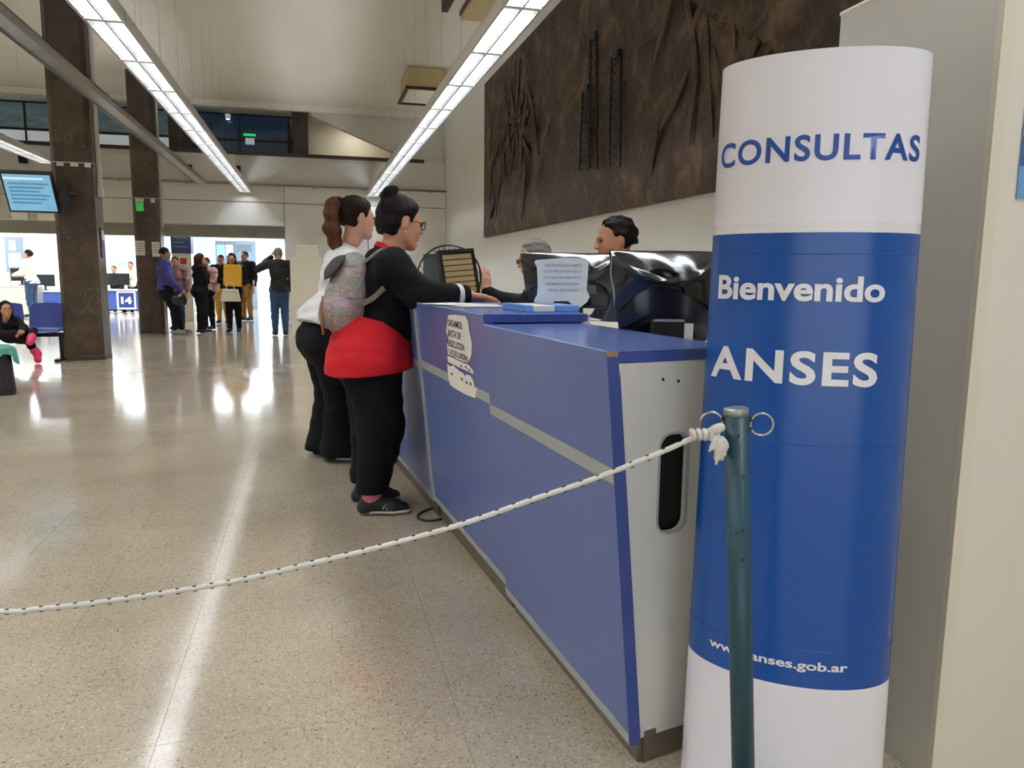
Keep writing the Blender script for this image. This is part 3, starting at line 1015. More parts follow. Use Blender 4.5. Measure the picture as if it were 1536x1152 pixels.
def wrapped_monitor(loc, rz, w, h, z0, label, seed, drop):
    """back of the screen towards the public: local -y"""
    e_ = empty('wrapped_monitor', loc, rz, label, 'monitor')
    # bezel and bulged back
    def tw(z):
        return 0.80 + 0.20 * max(0.0, min(1.0, (z - z0) / h)) ** 0.8
    b0 = w / 2 * tw(z0)
    MB().prism([(-b0, 0.0, z0), (b0, 0.0, z0), (w / 2, 0.0, z0 + h), (-w / 2, 0.0, z0 + h)], (0, 0.03, 0)).build('screen_frame', M_BLACK, e_, bevel=0.006, bseg=2)
    MB().span((-b0 + 0.02, 0.03, z0 + 0.02), (b0 - 0.02, 0.032, z0 + h - 0.02)).build('screen', mat('screen_glow', (170, 190, 210), 0.2, emit=0.25), e_)

    def bulge(u, v):
        z = z0 + 0.012 + v * (h - 0.03)
        x = (u - 0.5) * w * 0.97 * tw(z)
        f = (1 - (2 * u - 1) ** 4) * (1 - (2 * v - 1) ** 4)
        return (x, -0.004 - 0.045 * f, z)
    MB().grid(bulge, 16, 12).build('back_shell', M_NAVYPL, e_, smooth=True)
    r_ = random.Random(seed)
    ph = [r_.uniform(0, 6.28) for _ in range(8)]

    def film(u, v):
        # v: 0 = rear hem on the screen side, then over the top, down the back
        x = (u - 0.5) * (w + 0.012)
        s = v
        rum = 0.0022 * math.sin(9 * u + ph[0] + 5 * v) + 0.0014 * math.sin(23 * u + ph[1] - 7 * v)
        if s < 0.12:
            y = 0.034
            z = z0 + h + 0.004 - (0.12 - s) * 0.5
        elif s < 0.2:
            t = (s - 0.12) / 0.08
            y = 0.034 - t * 0.042
            z = z0 + h + 0.006 + 0.004 * math.sin(t * math.pi) + 0.4 * rum * math.sin(t * math.pi)
        else:
            t = (s - 0.2) / 0.8
            edge = drop * (0.62 + 0.38 * (2 * u - 1) ** 2) + 0.012 * math.sin(7 * u + ph[2])
            z = z0 + h + 0.004 - t * edge
            f = (1 - (2 * u - 1) ** 4) * (1 - (2 * (1 - (t * edge) / h) - 1) ** 4)
            y = -0.012 - 0.047 * max(0, f) - 0.012 * math.sin(t * math.pi) + rum * (0.4 + t)
            # a fold that hangs as a swag from corner to corner
            y -= 0.012 * math.exp(-((z - (z0 + h - 0.085 * (1 - (2 * u - 1) ** 2) - 0.012)) / 0.010) ** 2)
        return (x * tw(z), y, z)
    MB().grid(film, 40, 40).build('plastic_cover', M_BAG, e_, smooth=True)
    for sx in (-1, 1):
        def side(u, v, sx=sx):
            y = 0.034 - u * 0.044
            z = z0 + h + 0.005 - v * drop * (0.95 + 0.05 * math.sin(5 * u))
            return (sx * ((w / 2 + 0.006) * tw(z) + 0.003 * math.sin(v * 9 + ph[4])), y, z)
        MB().grid(side, 4, 12, flip=sx > 0).build('cover_side', M_BAG, e_, smooth=True)
    MB().span((-0.06, -0.075, 1.075), (0.06, -0.02, z0 + 0.08)).build('stand_neck', M_BLACK, e_, bevel=0.008)
    MB().lathe([(0.125, 0), (0.125, 0.008), (0.06, 0.016)], (0, -0.03, 1.06), 24).build('stand_foot', M_BLACK, e_, smooth=False)
    return e_


pM2 = at(990, 440, 2.42)
wm2 = wrapped_monitor((pM2.x + 0.03, 2.44, 0), math.radians(-14), 0.375, 0.300, 1.078, 'black film-wrapped monitor between the paper-covered one and the blue totem', 3, 0.20)
pM1 = at(846, 430, 3.12)
wm1 = wrapped_monitor((pM1.x + 0.02, 3.12, 0), math.radians(-16), 0.40, 0.224, 1.162, 'black film-wrapped monitor with a white notice taped to its back', 5, 0.17)
# white asset labels on the monitors
MB().span((0.052, -0.0775, 1.085), (0.082, -0.076, 1.145)).build('white_label', M_PAPER, wm2)
MB().span((0.062, -0.077, 1.075), (0.092, -0.0755, 1.13)).build('white_label', M_PAPER, wm1)
MB().span((0.075, -0.068, 1.225), (0.112, -0.0665, 1.262)).build('grey_label', mat('grey_label', (70, 74, 84), 0.5), wm1)
no = empty('taped_notice', wm1.location, math.radians(-16), 'white printed notice taped to the back of the wrapped monitor', 'notice')


def sheet_pt(u, v, lift=0.0):
    x = -0.147 + u * 0.225
    z = 1.176 + v * 0.195
    sag = 0.006 * math.sin(u * 5 + 1) * (1 - v)
    return Vector((x, -0.088 - lift - 0.006 * math.cos((u - 0.5) * 3) + sag, z))


outline = [(0.03, 0.02), (0.12, -0.07), (0.3, -0.03), (0.38, 0.09), (0.62, 0.1), (0.72, 0.02), (0.8, -0.08), (0.98, 0.08), (1.03, 0.2), (0.97, 0.34), (0.98, 0.6), (0.99, 0.9), (0.93, 1.0), (0.5, 1.0),
           (0.02, 0.95), (0.0, 0.9), (0.05, 0.8), (0.07, 0.4), (0.06, 0.22), (0.0, 0.1)]
ctr = sheet_pt(0.5, 0.5)
mbp = MB()
vsn = [ctr] + [sheet_pt(u, v) for u, v in outline]
mbp.add(vsn, [(0, 1 + (i + 1) % len(outline), 1 + i) for i in range(len(outline))][::1])
mbp.f = [f[::-1] for f in mbp.f]
mbp.add([v + Vector((0, 0.0008, 0)) for v in vsn], [(0, 1 + (i + 1) % len(outline), 1 + i) for i in range(len(outline))])
mbp.build('sheet', mat('notice_paper', (214, 220, 226), 0.6), no)
for k, (txt, u0, w) in enumerate((('PARA REALIZAR LOS TRAMITES', 0.2, 0.66), ('QUE SE REALIZAN EN ANSES O', 0.17, 0.7), ('CUALQUIER INFORMACION ES', 0.18, 0.68),
                                  ('NECESARIO PRESENTAR DNI', 0.22, 0.6), ('ORIGINAL SIN EXCEPCION', 0.25, 0.55))):
    o_ = Vector((-0.147 + u0 * 0.225, -0.0985, 1.176 + (0.82 - 0.13 * k) * 0.195))
    text_on('lettering', txt, mat('faded_ink', (92, 96, 104), 0.7), no, o_, (1, 0, 0), (0, 0, 1), w * 0.225, 0.0105, 0.004, lift=0.0)

# ------------------------------------------------------------------ screen pair and fan on the far part of the desk
M_TAN = mat('tan_screen', (140, 118, 84), 0.35, emit=0.12)
pS = at(694, 412, 4.75)
tm = empty('tan_screen_monitor', (pS.x, 4.75, 0), math.radians(24), 'black framed screen showing tan rows in front of the fan', 'monitor')
w_, h_s, z_ = 0.27, 0.295, 1.162
tilt = Matrix.Rotation(math.radians(-9), 4, 'X') @ Matrix.Rotation(math.radians(-5), 4, 'Y')
fr = MB()
for a, b_ in (((-w_ / 2, -0.012, 0), (-w_ / 2 + 0.022, 0.015, h_s)), ((w_ / 2 - 0.022, -0.012, 0), (w_ / 2, 0.015, h_s)), ((-w_ / 2 + 0.022, -0.012, 0), (w_ / 2 - 0.022, 0.015, 0.022)),
              ((-w_ / 2 + 0.022, -0.012, h_s - 0.022), (w_ / 2 - 0.022, 0.015, h_s)), ((-w_ / 2 + 0.01, 0.016, 0.01), (w_ / 2 - 0.01, 0.035, h_s - 0.01))):
    fr.span(a, b_)
fr.v = [tuple((tilt @ Vector(p)) + Vector((0, 0, z_))) for p in fr.v]
fr.build('frame', M_BLACK, tm)['kind'] = 'stuff'
nb = 7
for k in range(nb):
    a = 0.024 + (h_s - 0.048) * k / nb
    b2 = 0.024 + (h_s - 0.048) * (k + 1) / nb - 0.006
    sl = MB().span((-w_ / 2 + 0.023, -0.006, a), (w_ / 2 - 0.023, 0.006, b2))
    sl.v = [tuple((tilt @ Vector(p)) + Vector((0, 0, z_))) for p in sl.v]
    sl.build('screen_row', M_TAN, tm)
MB().span((-0.03, 0.03, 1.06), (0.03, 0.06, 1.25)).build('stand_neck', M_BLACK, tm)
MB().lathe([(0.11, 0), (0.11, 0.01)], (0, 0.04, 1.06), 20).build('stand_foot', M_BLACK, tm)
pB = at(662, 410, 4.98)
bmn = empty('dark_monitor', (pB.x, 4.98, 0), math.radians(-66), 'black monitor seen edge-on beside the tan screen', 'monitor')
MB().span((-0.20, -0.015, 1.165), (0.20, 0.03, 1.43)).build('screen_frame', M_BLACK, bmn, bevel=0.006)
MB().span((-0.185, -0.0165, 1.18), (0.185, -0.015, 1.41)).build('screen', mat('off_screen', (20, 22, 26), 0.15), bmn)
MB().span((-0.03, 0.03, 1.065), (0.03, 0.06, 1.25)).build('stand_neck', M_BLACK, bmn)
MB().lathe([(0.11, 0), (0.11, 0.01)], (0, 0.03, 1.06), 20).build('stand_foot', M_BLACK, bmn)
pF = at(674, 416, 5.3)
fan = empty('desk_fan', (pF.x, 5.3, 0), math.radians(-8), 'round desk fan with black wire guard behind the screens', 'fan')
fz, fr_ = pF.z, 0.222
gm = MB()
for rr_, yy_ in ((fr_, 0.0), (fr_ * 0.985, -0.035), (fr_ * 0.985, 0.035), (0.06, -0.055), (0.06, 0.055)):
    gm.tube([(rr_ * math.cos(a), yy_, fz + rr_ * math.sin(a)) for a in np.linspace(0, 2 * math.pi, 41)[:-1]], 0.004 if rr_ > 0.1 else 0.003, 6, closed=True)
for k in range(36):
    a = 2 * math.pi * k / 36
    for s in (-1, 1):
        pts = [(rr_ * math.cos(a), s * yv, fz + rr_ * math.sin(a)) for rr_, yv in ((0.06, 0.055), (0.15, 0.05), (fr_ * 0.985, 0.035))]
        gm.tube(pts, 0.0011, 4, caps=False)
gm.build('wire_guard', M_BLACK, fan)['kind'] = 'stuff'
MB().lathe([(0.03, -0.03), (0.05, -0.02), (0.05, 0.05), (0.03, 0.14)], (0, 0.02, fz), 20, 'y').build('motor', M_BLACK, fan, smooth=True)
for k in range(3):
    a0 = 2 * math.pi * k / 3

    def blade(u, v, a0=a0):
        r0 = 0.04 + 0.15 * u
        a = a0 + (v - 0.5) * (0.7 + 0.9 * u)
        return (r0 * math.cos(a), (v - 0.5) * 0.035, fz + r0 * math.sin(a))
    MB().grid(blade, 6, 6).build('blade', mat('grey_blade', (60, 62, 66), 0.4), fan, smooth=True)
MB().tube([(0, 0.06, 1.07), (0, 0.06, fz - 0.04)], 0.014, 10).build('stem', M_BLACK, fan, smooth=True)
MB().lathe([(0.12, 0), (0.12, 0.012), (0.05, 0.03)], (0, 0.05, 1.06), 24).build('foot', M_BLACK, fan)

# ================================================================== TOTEM
T = empty('banner_totem', (1.125, 1.575, 0), math.atan2(-0.56, 0.83), 'tall blue and white elliptical information totem against the partition', 'totem')
TA, TB, TH = 0.241, 0.150, 1.775


def tpt(ang, z, lift=0.0):
    """ang from the left edge (0) over the front to the right edge (pi)"""
    k = 1.0 - 0.052 * z
    return Vector((-TA * k * math.cos(ang), -(TB) * k * math.sin(ang), z)) + Vector((-math.cos(ang) * TB, -math.sin(ang) * TA, 0)).normalized() * lift


# arc length table of the front
angs = np.linspace(0, math.pi, 400)
pts_ = np.array([tpt(a, 0)[:2] for a in angs])
arc = np.concatenate([[0], np.cumsum(np.hypot(*np.diff(pts_, axis=0).T))])
ARC = arc[-1]


def tarc(s, z, lift=0.0):
    return tpt(float(np.interp(s, arc, angs)), z, lift)


def arc_edge(s):
    """lower edge of the blue field: a shallow arc that rises towards the left"""
    t = s / ARC
    return 0.362 + 0.0 * t


M_TWHITE = mat('totem_white', (234, 231, 236), 0.28, noise=0.015, scale=3, bump=0.05, bscale=4, stretch=(1, 1, 0.3))
M_TBLUE = mat('totem_blue', (14, 74, 152), 0.24, noise=0.04, scale=3, bump=0.06, bscale=4, stretch=(1, 1, 0.3))
ZB0, ZB1 = 0.362, 1.398


def band(z0, z1, name, mm):
    b_ = MB()
    b_.grid(lambda u, v: tpt(u * math.pi, z0 + (z1 - z0) * v), 64, 6)
    return b_.build(name, mm, T, smooth=True)


band(0.0, ZB0, 'white_base_field', M_TWHITE)
band(ZB0, ZB1, 'blue_field', M_TBLUE)
band(ZB1 + 0.022, TH, 'white_head_field', M_TWHITE)
band(ZB1, ZB1 + 0.022, 'bright_band', M_WHITE)
bk = MB()
bk.grid(lambda u, v: Vector((TA * (1 - 0.052 * TH * v) * math.cos(u * math.pi), 0.045 * math.sin(u * math.pi), TH * v)), 32, 2)
bk.build('rear_sheet', mat('totem_back', (60, 60, 64), 0.6), T, smooth=True)
lid = [tpt(a, TH - 0.004) for a in np.linspace(0, math.pi, 33)] + [Vector((TA * (1 - 0.052 * TH) * math.cos(a), 0.045 * math.sin(a), TH - 0.004)) for a in np.linspace(0, math.pi, 17)[1:-1]]
MB().prism(lid, (0, 0, -0.004)).build('lid', M_TWHITE, T)
for z in (1.352, 0.932, 0.452):
    sm = MB().tube([tpt(a, z, 0.0002) for a in np.linspace(0.02, math.pi - 0.02, 60)], 0.0011, 5)
    sm.build('crease', M_TBLUE, T, smooth=True)


def totem_text(name, s, s0, z0, width, height, weight, mm, spacing=1.0):
    me = text_mesh(s, width, height, weight, slices=0.012, spacing=spacing)
    for v in me.vertices:
        v.co = tarc(s0 + v.co.x, z0 + v.co.y, 0.0012)
    me.materials.append(mm)
    return obj(name, me, T)


M_TTXT = mat('totem_text_blue', (28, 72, 150), 0.35)
totem_text('lettering', 'CONSULTAS', 0.055, 1.547, ARC - 0.125, 0.055, 0.024, M_TTXT, 1.12)
totem_text('lettering', 'Bienvenido', 0.078, 1.250, 0.40, 0.055, 0.028, M_WHITE)
totem_text('lettering', 'ANSES', 0.068, 1.066, 0.405, 0.076, 0.029, M_WHITE, 1.12)
totem_text('lettering', 'www.anses.gob.ar', 0.12, 0.400, 0.33, 0.028, 0.024, M_WHITE)

# ================================================================== POST AND ROPE
P0, P1 = Vector((0.868, 1.30, 0.02)), Vector((0.785, 1.30, 1.051))
axis = (P1 - P0).normalized()
post = empty('barrier_post', (P0.x, P0.y, 0), 0, 'leaning teal barrier post with a worn steel cap and two rings', 'post')
rel = lambda p: Vector(p) - Vector((P0.x, P0.y, 0))
M_TEAL = mat('teal_paint', (20, 62, 72), 0.42, noise=0.14, scale=9, bump=0.05, bscale=30)
MB().tube([rel(P0), rel(P1 - axis * 0.012)], 0.0232, 24).build('pole', M_TEAL, post, smooth=True)
MB().tube([rel(P1 - axis * 0.014), rel(P1 - axis * 0.001), rel(P1)], [0.0236, 0.0236, 0.0222], 24).build('cap', mat('worn_steel', (150, 160, 160), 0.35, metal=0.8, noise=0.3, scale=90), post, smooth=True)
MB().lathe([(0.16, 0), (0.16, 0.012), (0.06, 0.03), (0.03, 0.05)], (0, 0, 0), 32).build('base_plate', M_TEAL, post)
cdir = Vector((0.94, -0.34, 0)).normalized()
for s, nm in ((1, 'ring'), (-1, 'ring')):
    c_ = P1 - axis * 0.031 + cdir * s * 0.0475
    pr = MB().tube([rel(c_ + cdir * 0.0215 * math.cos(a) + Vector((0, 0, 1)) * 0.0215 * math.sin(a)) for a in np.linspace(0, 2 * math.pi, 33)[:-1]], 0.0028, 8, closed=True)
    pr.build(nm, M_CHROME, post, smooth=True)
    MB().tube([rel(P1 - axis * 0.040 + cdir * s * 0.020), rel(P1 - axis * 0.040 + cdir * s * 0.0285)], 0.0048, 8).build('ring_eye', M_BLACK, post)
    MB().tube([rel(P1 - axis * 0.022 + cdir * s * 0.020), rel(P1 - axis * 0.022 + cdir * s * 0.0285)], 0.0048, 8).build('ring_eye', M_BLACK, post)
for (dz, a) in ((0.03, 3.9), (0.05, 4.3), (0.13, 4.7), (0.24, 4.5), (0.245, 4.0), (0.3, 4.4)):
    c_ = P1 - axis * dz + Vector((math.cos(a), math.sin(a), 0)) * 0.0228
    MB().lathe([(0.0, -0.002), (0.004, -0.001), (0.003, 0.0012)], rel(c_), 7, 'y').build('paint_chip', mat('chip_dark', (26, 50, 52), 0.6), post)

# the rope runs in the vertical plane between the two posts
KN = at(1068, 652, 1.287)
E0, E1 = Vector((KN.x, KN.y, 0)), Vector((-0.80, 1.68, 0))
hd = (E1 - E0).normalized()


def in_plane(px, py):
    n = Vector((-hd.y, hd.x, 0))
    r = ray(px, py)
    t = (E0 - Vector((0, 0, CAM_H))).dot(n) / r.dot(n)
    return Vector((0, 0, CAM_H)) + r * t


rp = [in_plane(*p) for p in ((1062, 650), (1040, 657), (990, 679), (900, 715), (800, 749), (690, 787), (560, 823), (480, 842), (380, 866), (300, 881), (160, 902), (60, 913), (0, 917))]
last = rp[-1]
for d_, z_up in ((0.3, 0.012), (0.7, 0.06), (1.1, 0.15), (1.5, 0.29)):
    rp.append(last + hd * d_ + Vector((0, 0, z_up)))
RP = smooth_path(rp, 12)
rope = empty('barrier_rope', (0, 0, 0), 0, 'white cord with black flecks slung from the teal post', 'rope')
M_ROPE = mat('white_cord', (212, 208, 198), 0.7, noise=0.08, scale=160, bump=0.4, bscale=420)
MB().tube(RP, 0.0053, 10).build('cord', M_ROPE, rope, smooth=True)
# flecks along the braid
fl = MB()
dist = 0.0
nxt = 0.02
k = 0
for i in range(1, len(RP)):
    seg_l = (RP[i] - RP[i - 1]).length
    while dist + seg_l > nxt:
        f = (nxt - dist) / seg_l
        c_ = RP[i - 1].lerp(RP[i], f)
        tdir = (RP[i] - RP[i - 1]).normalized()
        upv = (Vector((0, 0, 1)) - tdir * tdir.z).normalized()
        sdv = tdir.cross(upv)
        for s in (1.0, -0.75):
            nn = (upv * s + sdv * (-0.35 if sdv.y > 0 else 0.35)).normalized()
            fl.tube([c_ + nn * 0.0048 - tdir * 0.003 * 1 + upv * 0, c_ + nn * 0.0050 + tdir * 0.004], 0.0018, 5)
        nxt += 0.034
        k += 1
    dist += seg_l
fl.build('fleck', mat('rope_fleck', (40, 36, 34), 0.8), rope)['kind'] = 'stuff'
# knot and frayed tails
kn = KN
kt = MB()
for k in range(5):
    c_ = kn + hd * (0.036 - 0.011 * k)
    ax = Vector((hd.x, hd.y, -0.4 + 0.16 * k)).normalized()
    u_ = ax.orthogonal().normalized()
    w_v = ax.cross(u_)
    kt.tube([c_ + (u_ * math.cos(a) + w_v * math.sin(a)) * 0.0075 for a in np.linspace(0, 6.28, 15)[:-1]], 0.0052, 7, closed=True)
kt.build('knot', M_ROPE, rope, smooth=True)['kind'] = 'stuff'
ringc = P1 - axis * 0.031 - cdir * 0.0475
lp = [kn + hd * 0.006 + Vector((0, 0, 0.004)), kn - hd * 0.012 + Vector((0, -0.008, 0.016)), ringc + Vector((0.004, -0.004, -0.012)), ringc + Vector((0.008, 0.010, -0.022)), kn + Vector((0.004, 0.010, -0.004))]
MB().tube(smooth_path(lp, 6), 0.0085, 9).build('loop', M_ROPE, rope, smooth=True)
for k, (dx, dz, r_) in enumerate(((0.006, -0.056, 0.0075), (0.018, -0.048, 0.010), (-0.010, -0.030, 0.006), (0.026, -0.030, 0.009))):
    p = [kn + Vector((0.002, -0.006, 0.0)), kn + Vector((dx * 0.5 + 0.004, -0.012, dz * 0.45)), kn + Vector((dx, -0.010, dz))]
    MB().tube(smooth_path(p, 5), [r_ * 0.7] * 3 + [r_] * 4 + [r_ * 0.9] * 2 + [r_ * 0.4] * 2, 8).build('tail', M_ROPE, rope, smooth=True)
pst2 = rp[-1]

# black cable on the floor by the counter
cb = [atz(640, 779, 0.006), atz(628, 776, 0.006), atz(632, 768, 0.006), atz(650, 763, 0.006), atz(668, 761, 0.006), atz(690, 772, 0.006)]
cb2 = smooth_path([atz(668, 777, 0.006), atz(645, 781, 0.006), atz(629, 778, 0.006), atz(628, 771, 0.006), atz(643, 764, 0.006), atz(662, 760, 0.006)], 8)
cb2 += smooth_path([cb2[-1], cb2[-1] + Vector((0.1, 0.03, 0)), cb2[-1] + Vector((0.2, -0.1, 0))], 6)[1:]
tag(MB().tube(cb2, 0.0055, 8).build('floor_cable', M_BLACK, smooth=True), 'loop of black cable lying on the floor at the counter foot', 'cable')

# ================================================================== PEOPLE: implicit surfaces -> one continuous mesh
class Field:
    def __init__(self, lo, hi, res):
        self.lo, self.res = np.array(lo, float), res
        self.n = np.ceil((np.array(hi, float) - self.lo) / res).astype(int) + 1
        self.ax = [self.lo[i] + np.arange(self.n[i]) * res for i in range(3)]
        self.f = np.full(self.n, 0.3, dtype=np.float32)

    def sub(self, lo, hi):
        a = np.clip(np.floor((np.array(lo) - self.lo) / self.res).astype(int), 0, self.n)
        b = np.clip(np.ceil((np.array(hi) - self.lo) / self.res).astype(int) + 1, 0, self.n)
        return a, b

    def add(self, prim, off=0.0, k=0.03):
        lo, hi = prim.bounds()
        pad = off + k + 3 * self.res + 0.01
        a, b = self.sub(lo - pad, hi + pad)
        if np.any(b <= a):
            return
        X, Y, Z = np.meshgrid(self.ax[0][a[0]:b[0]], self.ax[1][a[1]:b[1]], self.ax[2][a[2]:b[2]], indexing='ij', sparse=True)
        d = prim.dist(X, Y, Z) - off
        v = self.f[a[0]:b[0], a[1]:b[1], a[2]:b[2]]
        h = np.maximum(k - np.abs(v - d), 0.0) / k
        self.f[a[0]:b[0], a[1]:b[1], a[2]:b[2]] = np.minimum(v, d) - h * h * k * 0.25

    def carve(self, prim, off=0.0):
        lo, hi = prim.bounds()
        a, b = self.sub(lo - 0.02 - off, hi + 0.02 + off)
        if np.any(b <= a):
            return
        X, Y, Z = np.meshgrid(self.ax[0][a[0]:b[0]], self.ax[1][a[1]:b[1]], self.ax[2][a[2]:b[2]], indexing='ij', sparse=True)
        v = self.f[a[0]:b[0], a[1]:b[1], a[2]:b[2]]
        self.f[a[0]:b[0], a[1]:b[1], a[2]:b[2]] = np.maximum(v, -(prim.dist(X, Y, Z) - off))

    def cut(self, p, n):
        """remove what lies on the side the normal points to"""
        n = np.array(n, float)
        n /= np.linalg.norm(n)
        X, Y, Z = np.meshgrid(*self.ax, indexing='ij', sparse=True)
        self.f = np.maximum(self.f, ((X - p[0]) * n[0] + (Y - p[1]) * n[1] + (Z - p[2]) * n[2]).astype(np.float32))

    def warp(self, fn):
        X, Y, Z = np.meshgrid(*self.ax, indexing='ij', sparse=True)
        self.f = self.f + fn(X, Y, Z).astype(np.float32)

    def mesh(self):
        f = self.f
        s = f < 0
        nx, ny, nz = (np.array(f.shape) - 1)
        cnt = np.zeros((nx, ny, nz), np.int8)
        corners = [(i, j, k) for i in (0, 1) for j in (0, 1) for k in (0, 1)]
        for i, j, k in corners:
            cnt += s[i:i + nx, j:j + ny, k:k + nz]
        act = (cnt > 0) & (cnt < 8)
        idx = np.argwhere(act)
        if len(idx) == 0:
            return np.zeros((0, 3)), np.zeros((0, 4), int)
        vid = np.full((nx, ny, nz), -1, np.int64)
        vid[act] = np.arange(len(idx))
        vals = {c: f[idx[:, 0] + c[0], idx[:, 1] + c[1], idx[:, 2] + c[2]] for c in corners}
        acc = np.zeros((len(idx), 3))
        num = np.zeros(len(idx))
        for c in corners:
            for axn in range(3):
                if c[axn] == 0:
                    c2 = list(c); c2[axn] = 1; c2 = tuple(c2)
                    va, vb = vals[c], vals[c2]
                    m_ = (va < 0) != (vb < 0)
                    t = np.where(m_, va / np.where(m_, va - vb, 1), 0)
                    p = np.tile(np.array(c, float), (len(idx), 1))
                    p[:, axn] = t
                    acc += p * m_[:, None]
                    num += m_
        V = (idx + acc / num[:, None]) * self.res + self.lo
        faces = []
        for axn in range(3):
            u, w = (axn + 1) % 3, (axn + 2) % 3
            sl0 = [slice(1, -1)] * 3
            sl0[axn] = slice(0, -1)
            sl1 = [slice(1, -1)] * 3
            sl1[axn] = slice(1, None)
            a, b = s[tuple(sl0)], s[tuple(sl1)]
            e = np.argwhere(a != b)
            if len(e) == 0:
                continue
            flip = a[tuple(e.T)]
            base = e.copy()
            base[:, u] += 1
            base[:, w] += 1
            q = []
            for du, dw in ((-1, -1), (0, -1), (0, 0), (-1, 0)):
                c = base.copy()
                c[:, u] += du
                c[:, w] += dw
                q.append(vid[c[:, 0], c[:, 1], c[:, 2]])
            q = np.stack(q, 1)
            q[~flip] = q[~flip][:, ::-1]
            faces.append(q)
        return V, np.concatenate(faces)


class Cap:
    def __init__(self, a, b, ra, rb):
        self.a, self.b, self.ra, self.rb = np.array(a, float), np.array(b, float), ra, rb

    def bounds(self):
        r = max(self.ra, self.rb)
        return np.minimum(self.a, self.b) - r, np.maximum(self.a, self.b) + r

    def dist(self, X, Y, Z):
        ba = self.b - self.a
        L = max(ba @ ba, 1e-9)
        t = np.clip(((X - self.a[0]) * ba[0] + (Y - self.a[1]) * ba[1] + (Z - self.a[2]) * ba[2]) / L, 0, 1)
        d = np.sqrt((X - self.a[0] - t * ba[0]) ** 2 + (Y - self.a[1] - t * ba[1]) ** 2 + (Z - self.a[2] - t * ba[2]) ** 2)
        return d - (self.ra + (self.rb - self.ra) * t)


class Ell:
    def __init__(self, c, r, R=None):
        self.c, self.r = np.array(c, float), np.array(r, float)
        self.R = np.eye(3) if R is None else np.array(R)

    def bounds(self):
        e = np.sqrt(((self.R * self.r) ** 2).sum(1))
        return self.c - e, self.c + e

    def dist(self, X, Y, Z):
        x, y, z = X - self.c[0], Y - self.c[1], Z - self.c[2]
        R = self.R
        u = (x * R[0, 0] + y * R[1, 0] + z * R[2, 0]) / self.r[0]
        v = (x * R[0, 1] + y * R[1, 1] + z * R[2, 1]) / self.r[1]
        w = (x * R[0, 2] + y * R[1, 2] + z * R[2, 2]) / self.r[2]
        k0 = np.sqrt(u * u + v * v + w * w) + 1e-9
        k1 = np.sqrt((u / self.r[0]) ** 2 + (v / self.r[1]) ** 2 + (w / self.r[2]) ** 2) + 1e-9
        return k0 * (k0 - 1) / k1


def rotz3(a):
    c, s = math.cos(a), math.sin(a)
    return np.array([[c, -s, 0], [s, c, 0], [0, 0, 1.0]])


def rotx3(a):
    c, s = math.cos(a), math.sin(a)
    return np.array([[1.0, 0, 0], [0, c, -s], [0, s, c]])


def roty3(a):
    c, s = math.cos(a), math.sin(a)
    return np.array([[c, 0, s], [0, 1.0, 0], [-s, 0, c]])


def poly_obj(name, V, Fq, material, parent, smooth=True):
    me = bpy.data.meshes.new(name)
    me.from_pydata([tuple(v) for v in V], [], [tuple(int(i) for i in q) for q in Fq])
    me.polygons.foreach_set('use_smooth', [smooth] * len(me.polygons))
    me.materials.append(material)
    me.update()
    return obj(name, me, parent)


def prim_bounds(prims, pad):
    lo = np.min([p.bounds()[0] for p in prims], 0) - pad
    hi = np.max([p.bounds()[1] for p in prims], 0) + pad
    return lo, hi


def hand_prims(w, d, palm, side, curl, s=1.0, spread=1.0, thumb_in=0.0):
    """w wrist, d towards the fingers, palm = direction the palm faces, side = towards the thumb"""
    d = np.array(d, float); d /= np.linalg.norm(d)
    n = np.array(palm, float); n -= d * (n @ d); n /= np.linalg.norm(n)
    t = np.array(side, float); t -= d * (t @ d); t -= n * (t @ n); t /= np.linalg.norm(t)
    w = np.array(w, float)
    out = []
    out.append(Cap(w - d * 0.03 * s, w + d * 0.02 * s, 0.027 * s, 0.026 * s))
    L = (0.070, 0.076, 0.070, 0.056)
    for i in range(4):
        o = (1.5 - i) * 0.0195 * s
        k0 = w + d * 0.015 * s + t * o * 0.55
        kn = w + d * (0.092 - (0.0, 0.0, 0.004, 0.012)[i]) * s + t * o
        out.append(Cap(k0, kn, 0.0155 * s, 0.0115 * s))
        dirv = d + t * (1.5 - i) * 0.07 * spread
        dirv /= np.linalg.norm(dirv)
        p = kn
        a = 0.0
        for j, fr in enumerate((0.46, 0.31, 0.23)):
            a += curl * (0.55, 0.75, 0.5)[j]
            v = dirv * math.cos(a) + n * math.sin(a)
            q = p + v * L[i] * fr * 1.12 * s
            out.append(Cap(p, q, (0.0098 - 0.0009 * j) * s, (0.0092 - 0.0011 * j) * s))
            p = q
    b = w + d * 0.022 * s + t * 0.020 * s + n * 0.006 * s
    m1 = w + d * 0.058 * s + t * (0.046 - thumb_in * 0.012) * s + n * 0.014 * s
    m2 = m1 + (d * 0.82 + t * (0.32 - thumb_in) + n * (0.15 + 0.3 * curl)) * 0.034 * s
    m3 = m2 + (d * 0.95 + t * (0.02 - thumb_in) + n * (0.1 + 0.4 * curl)) * 0.026 * s
    out += [Cap(b, m1, 0.0165 * s, 0.0125 * s), Cap(m1, m2, 0.0118 * s, 0.0105 * s), Cap(m2, m3, 0.0103 * s, 0.0085 * s)]
    return out


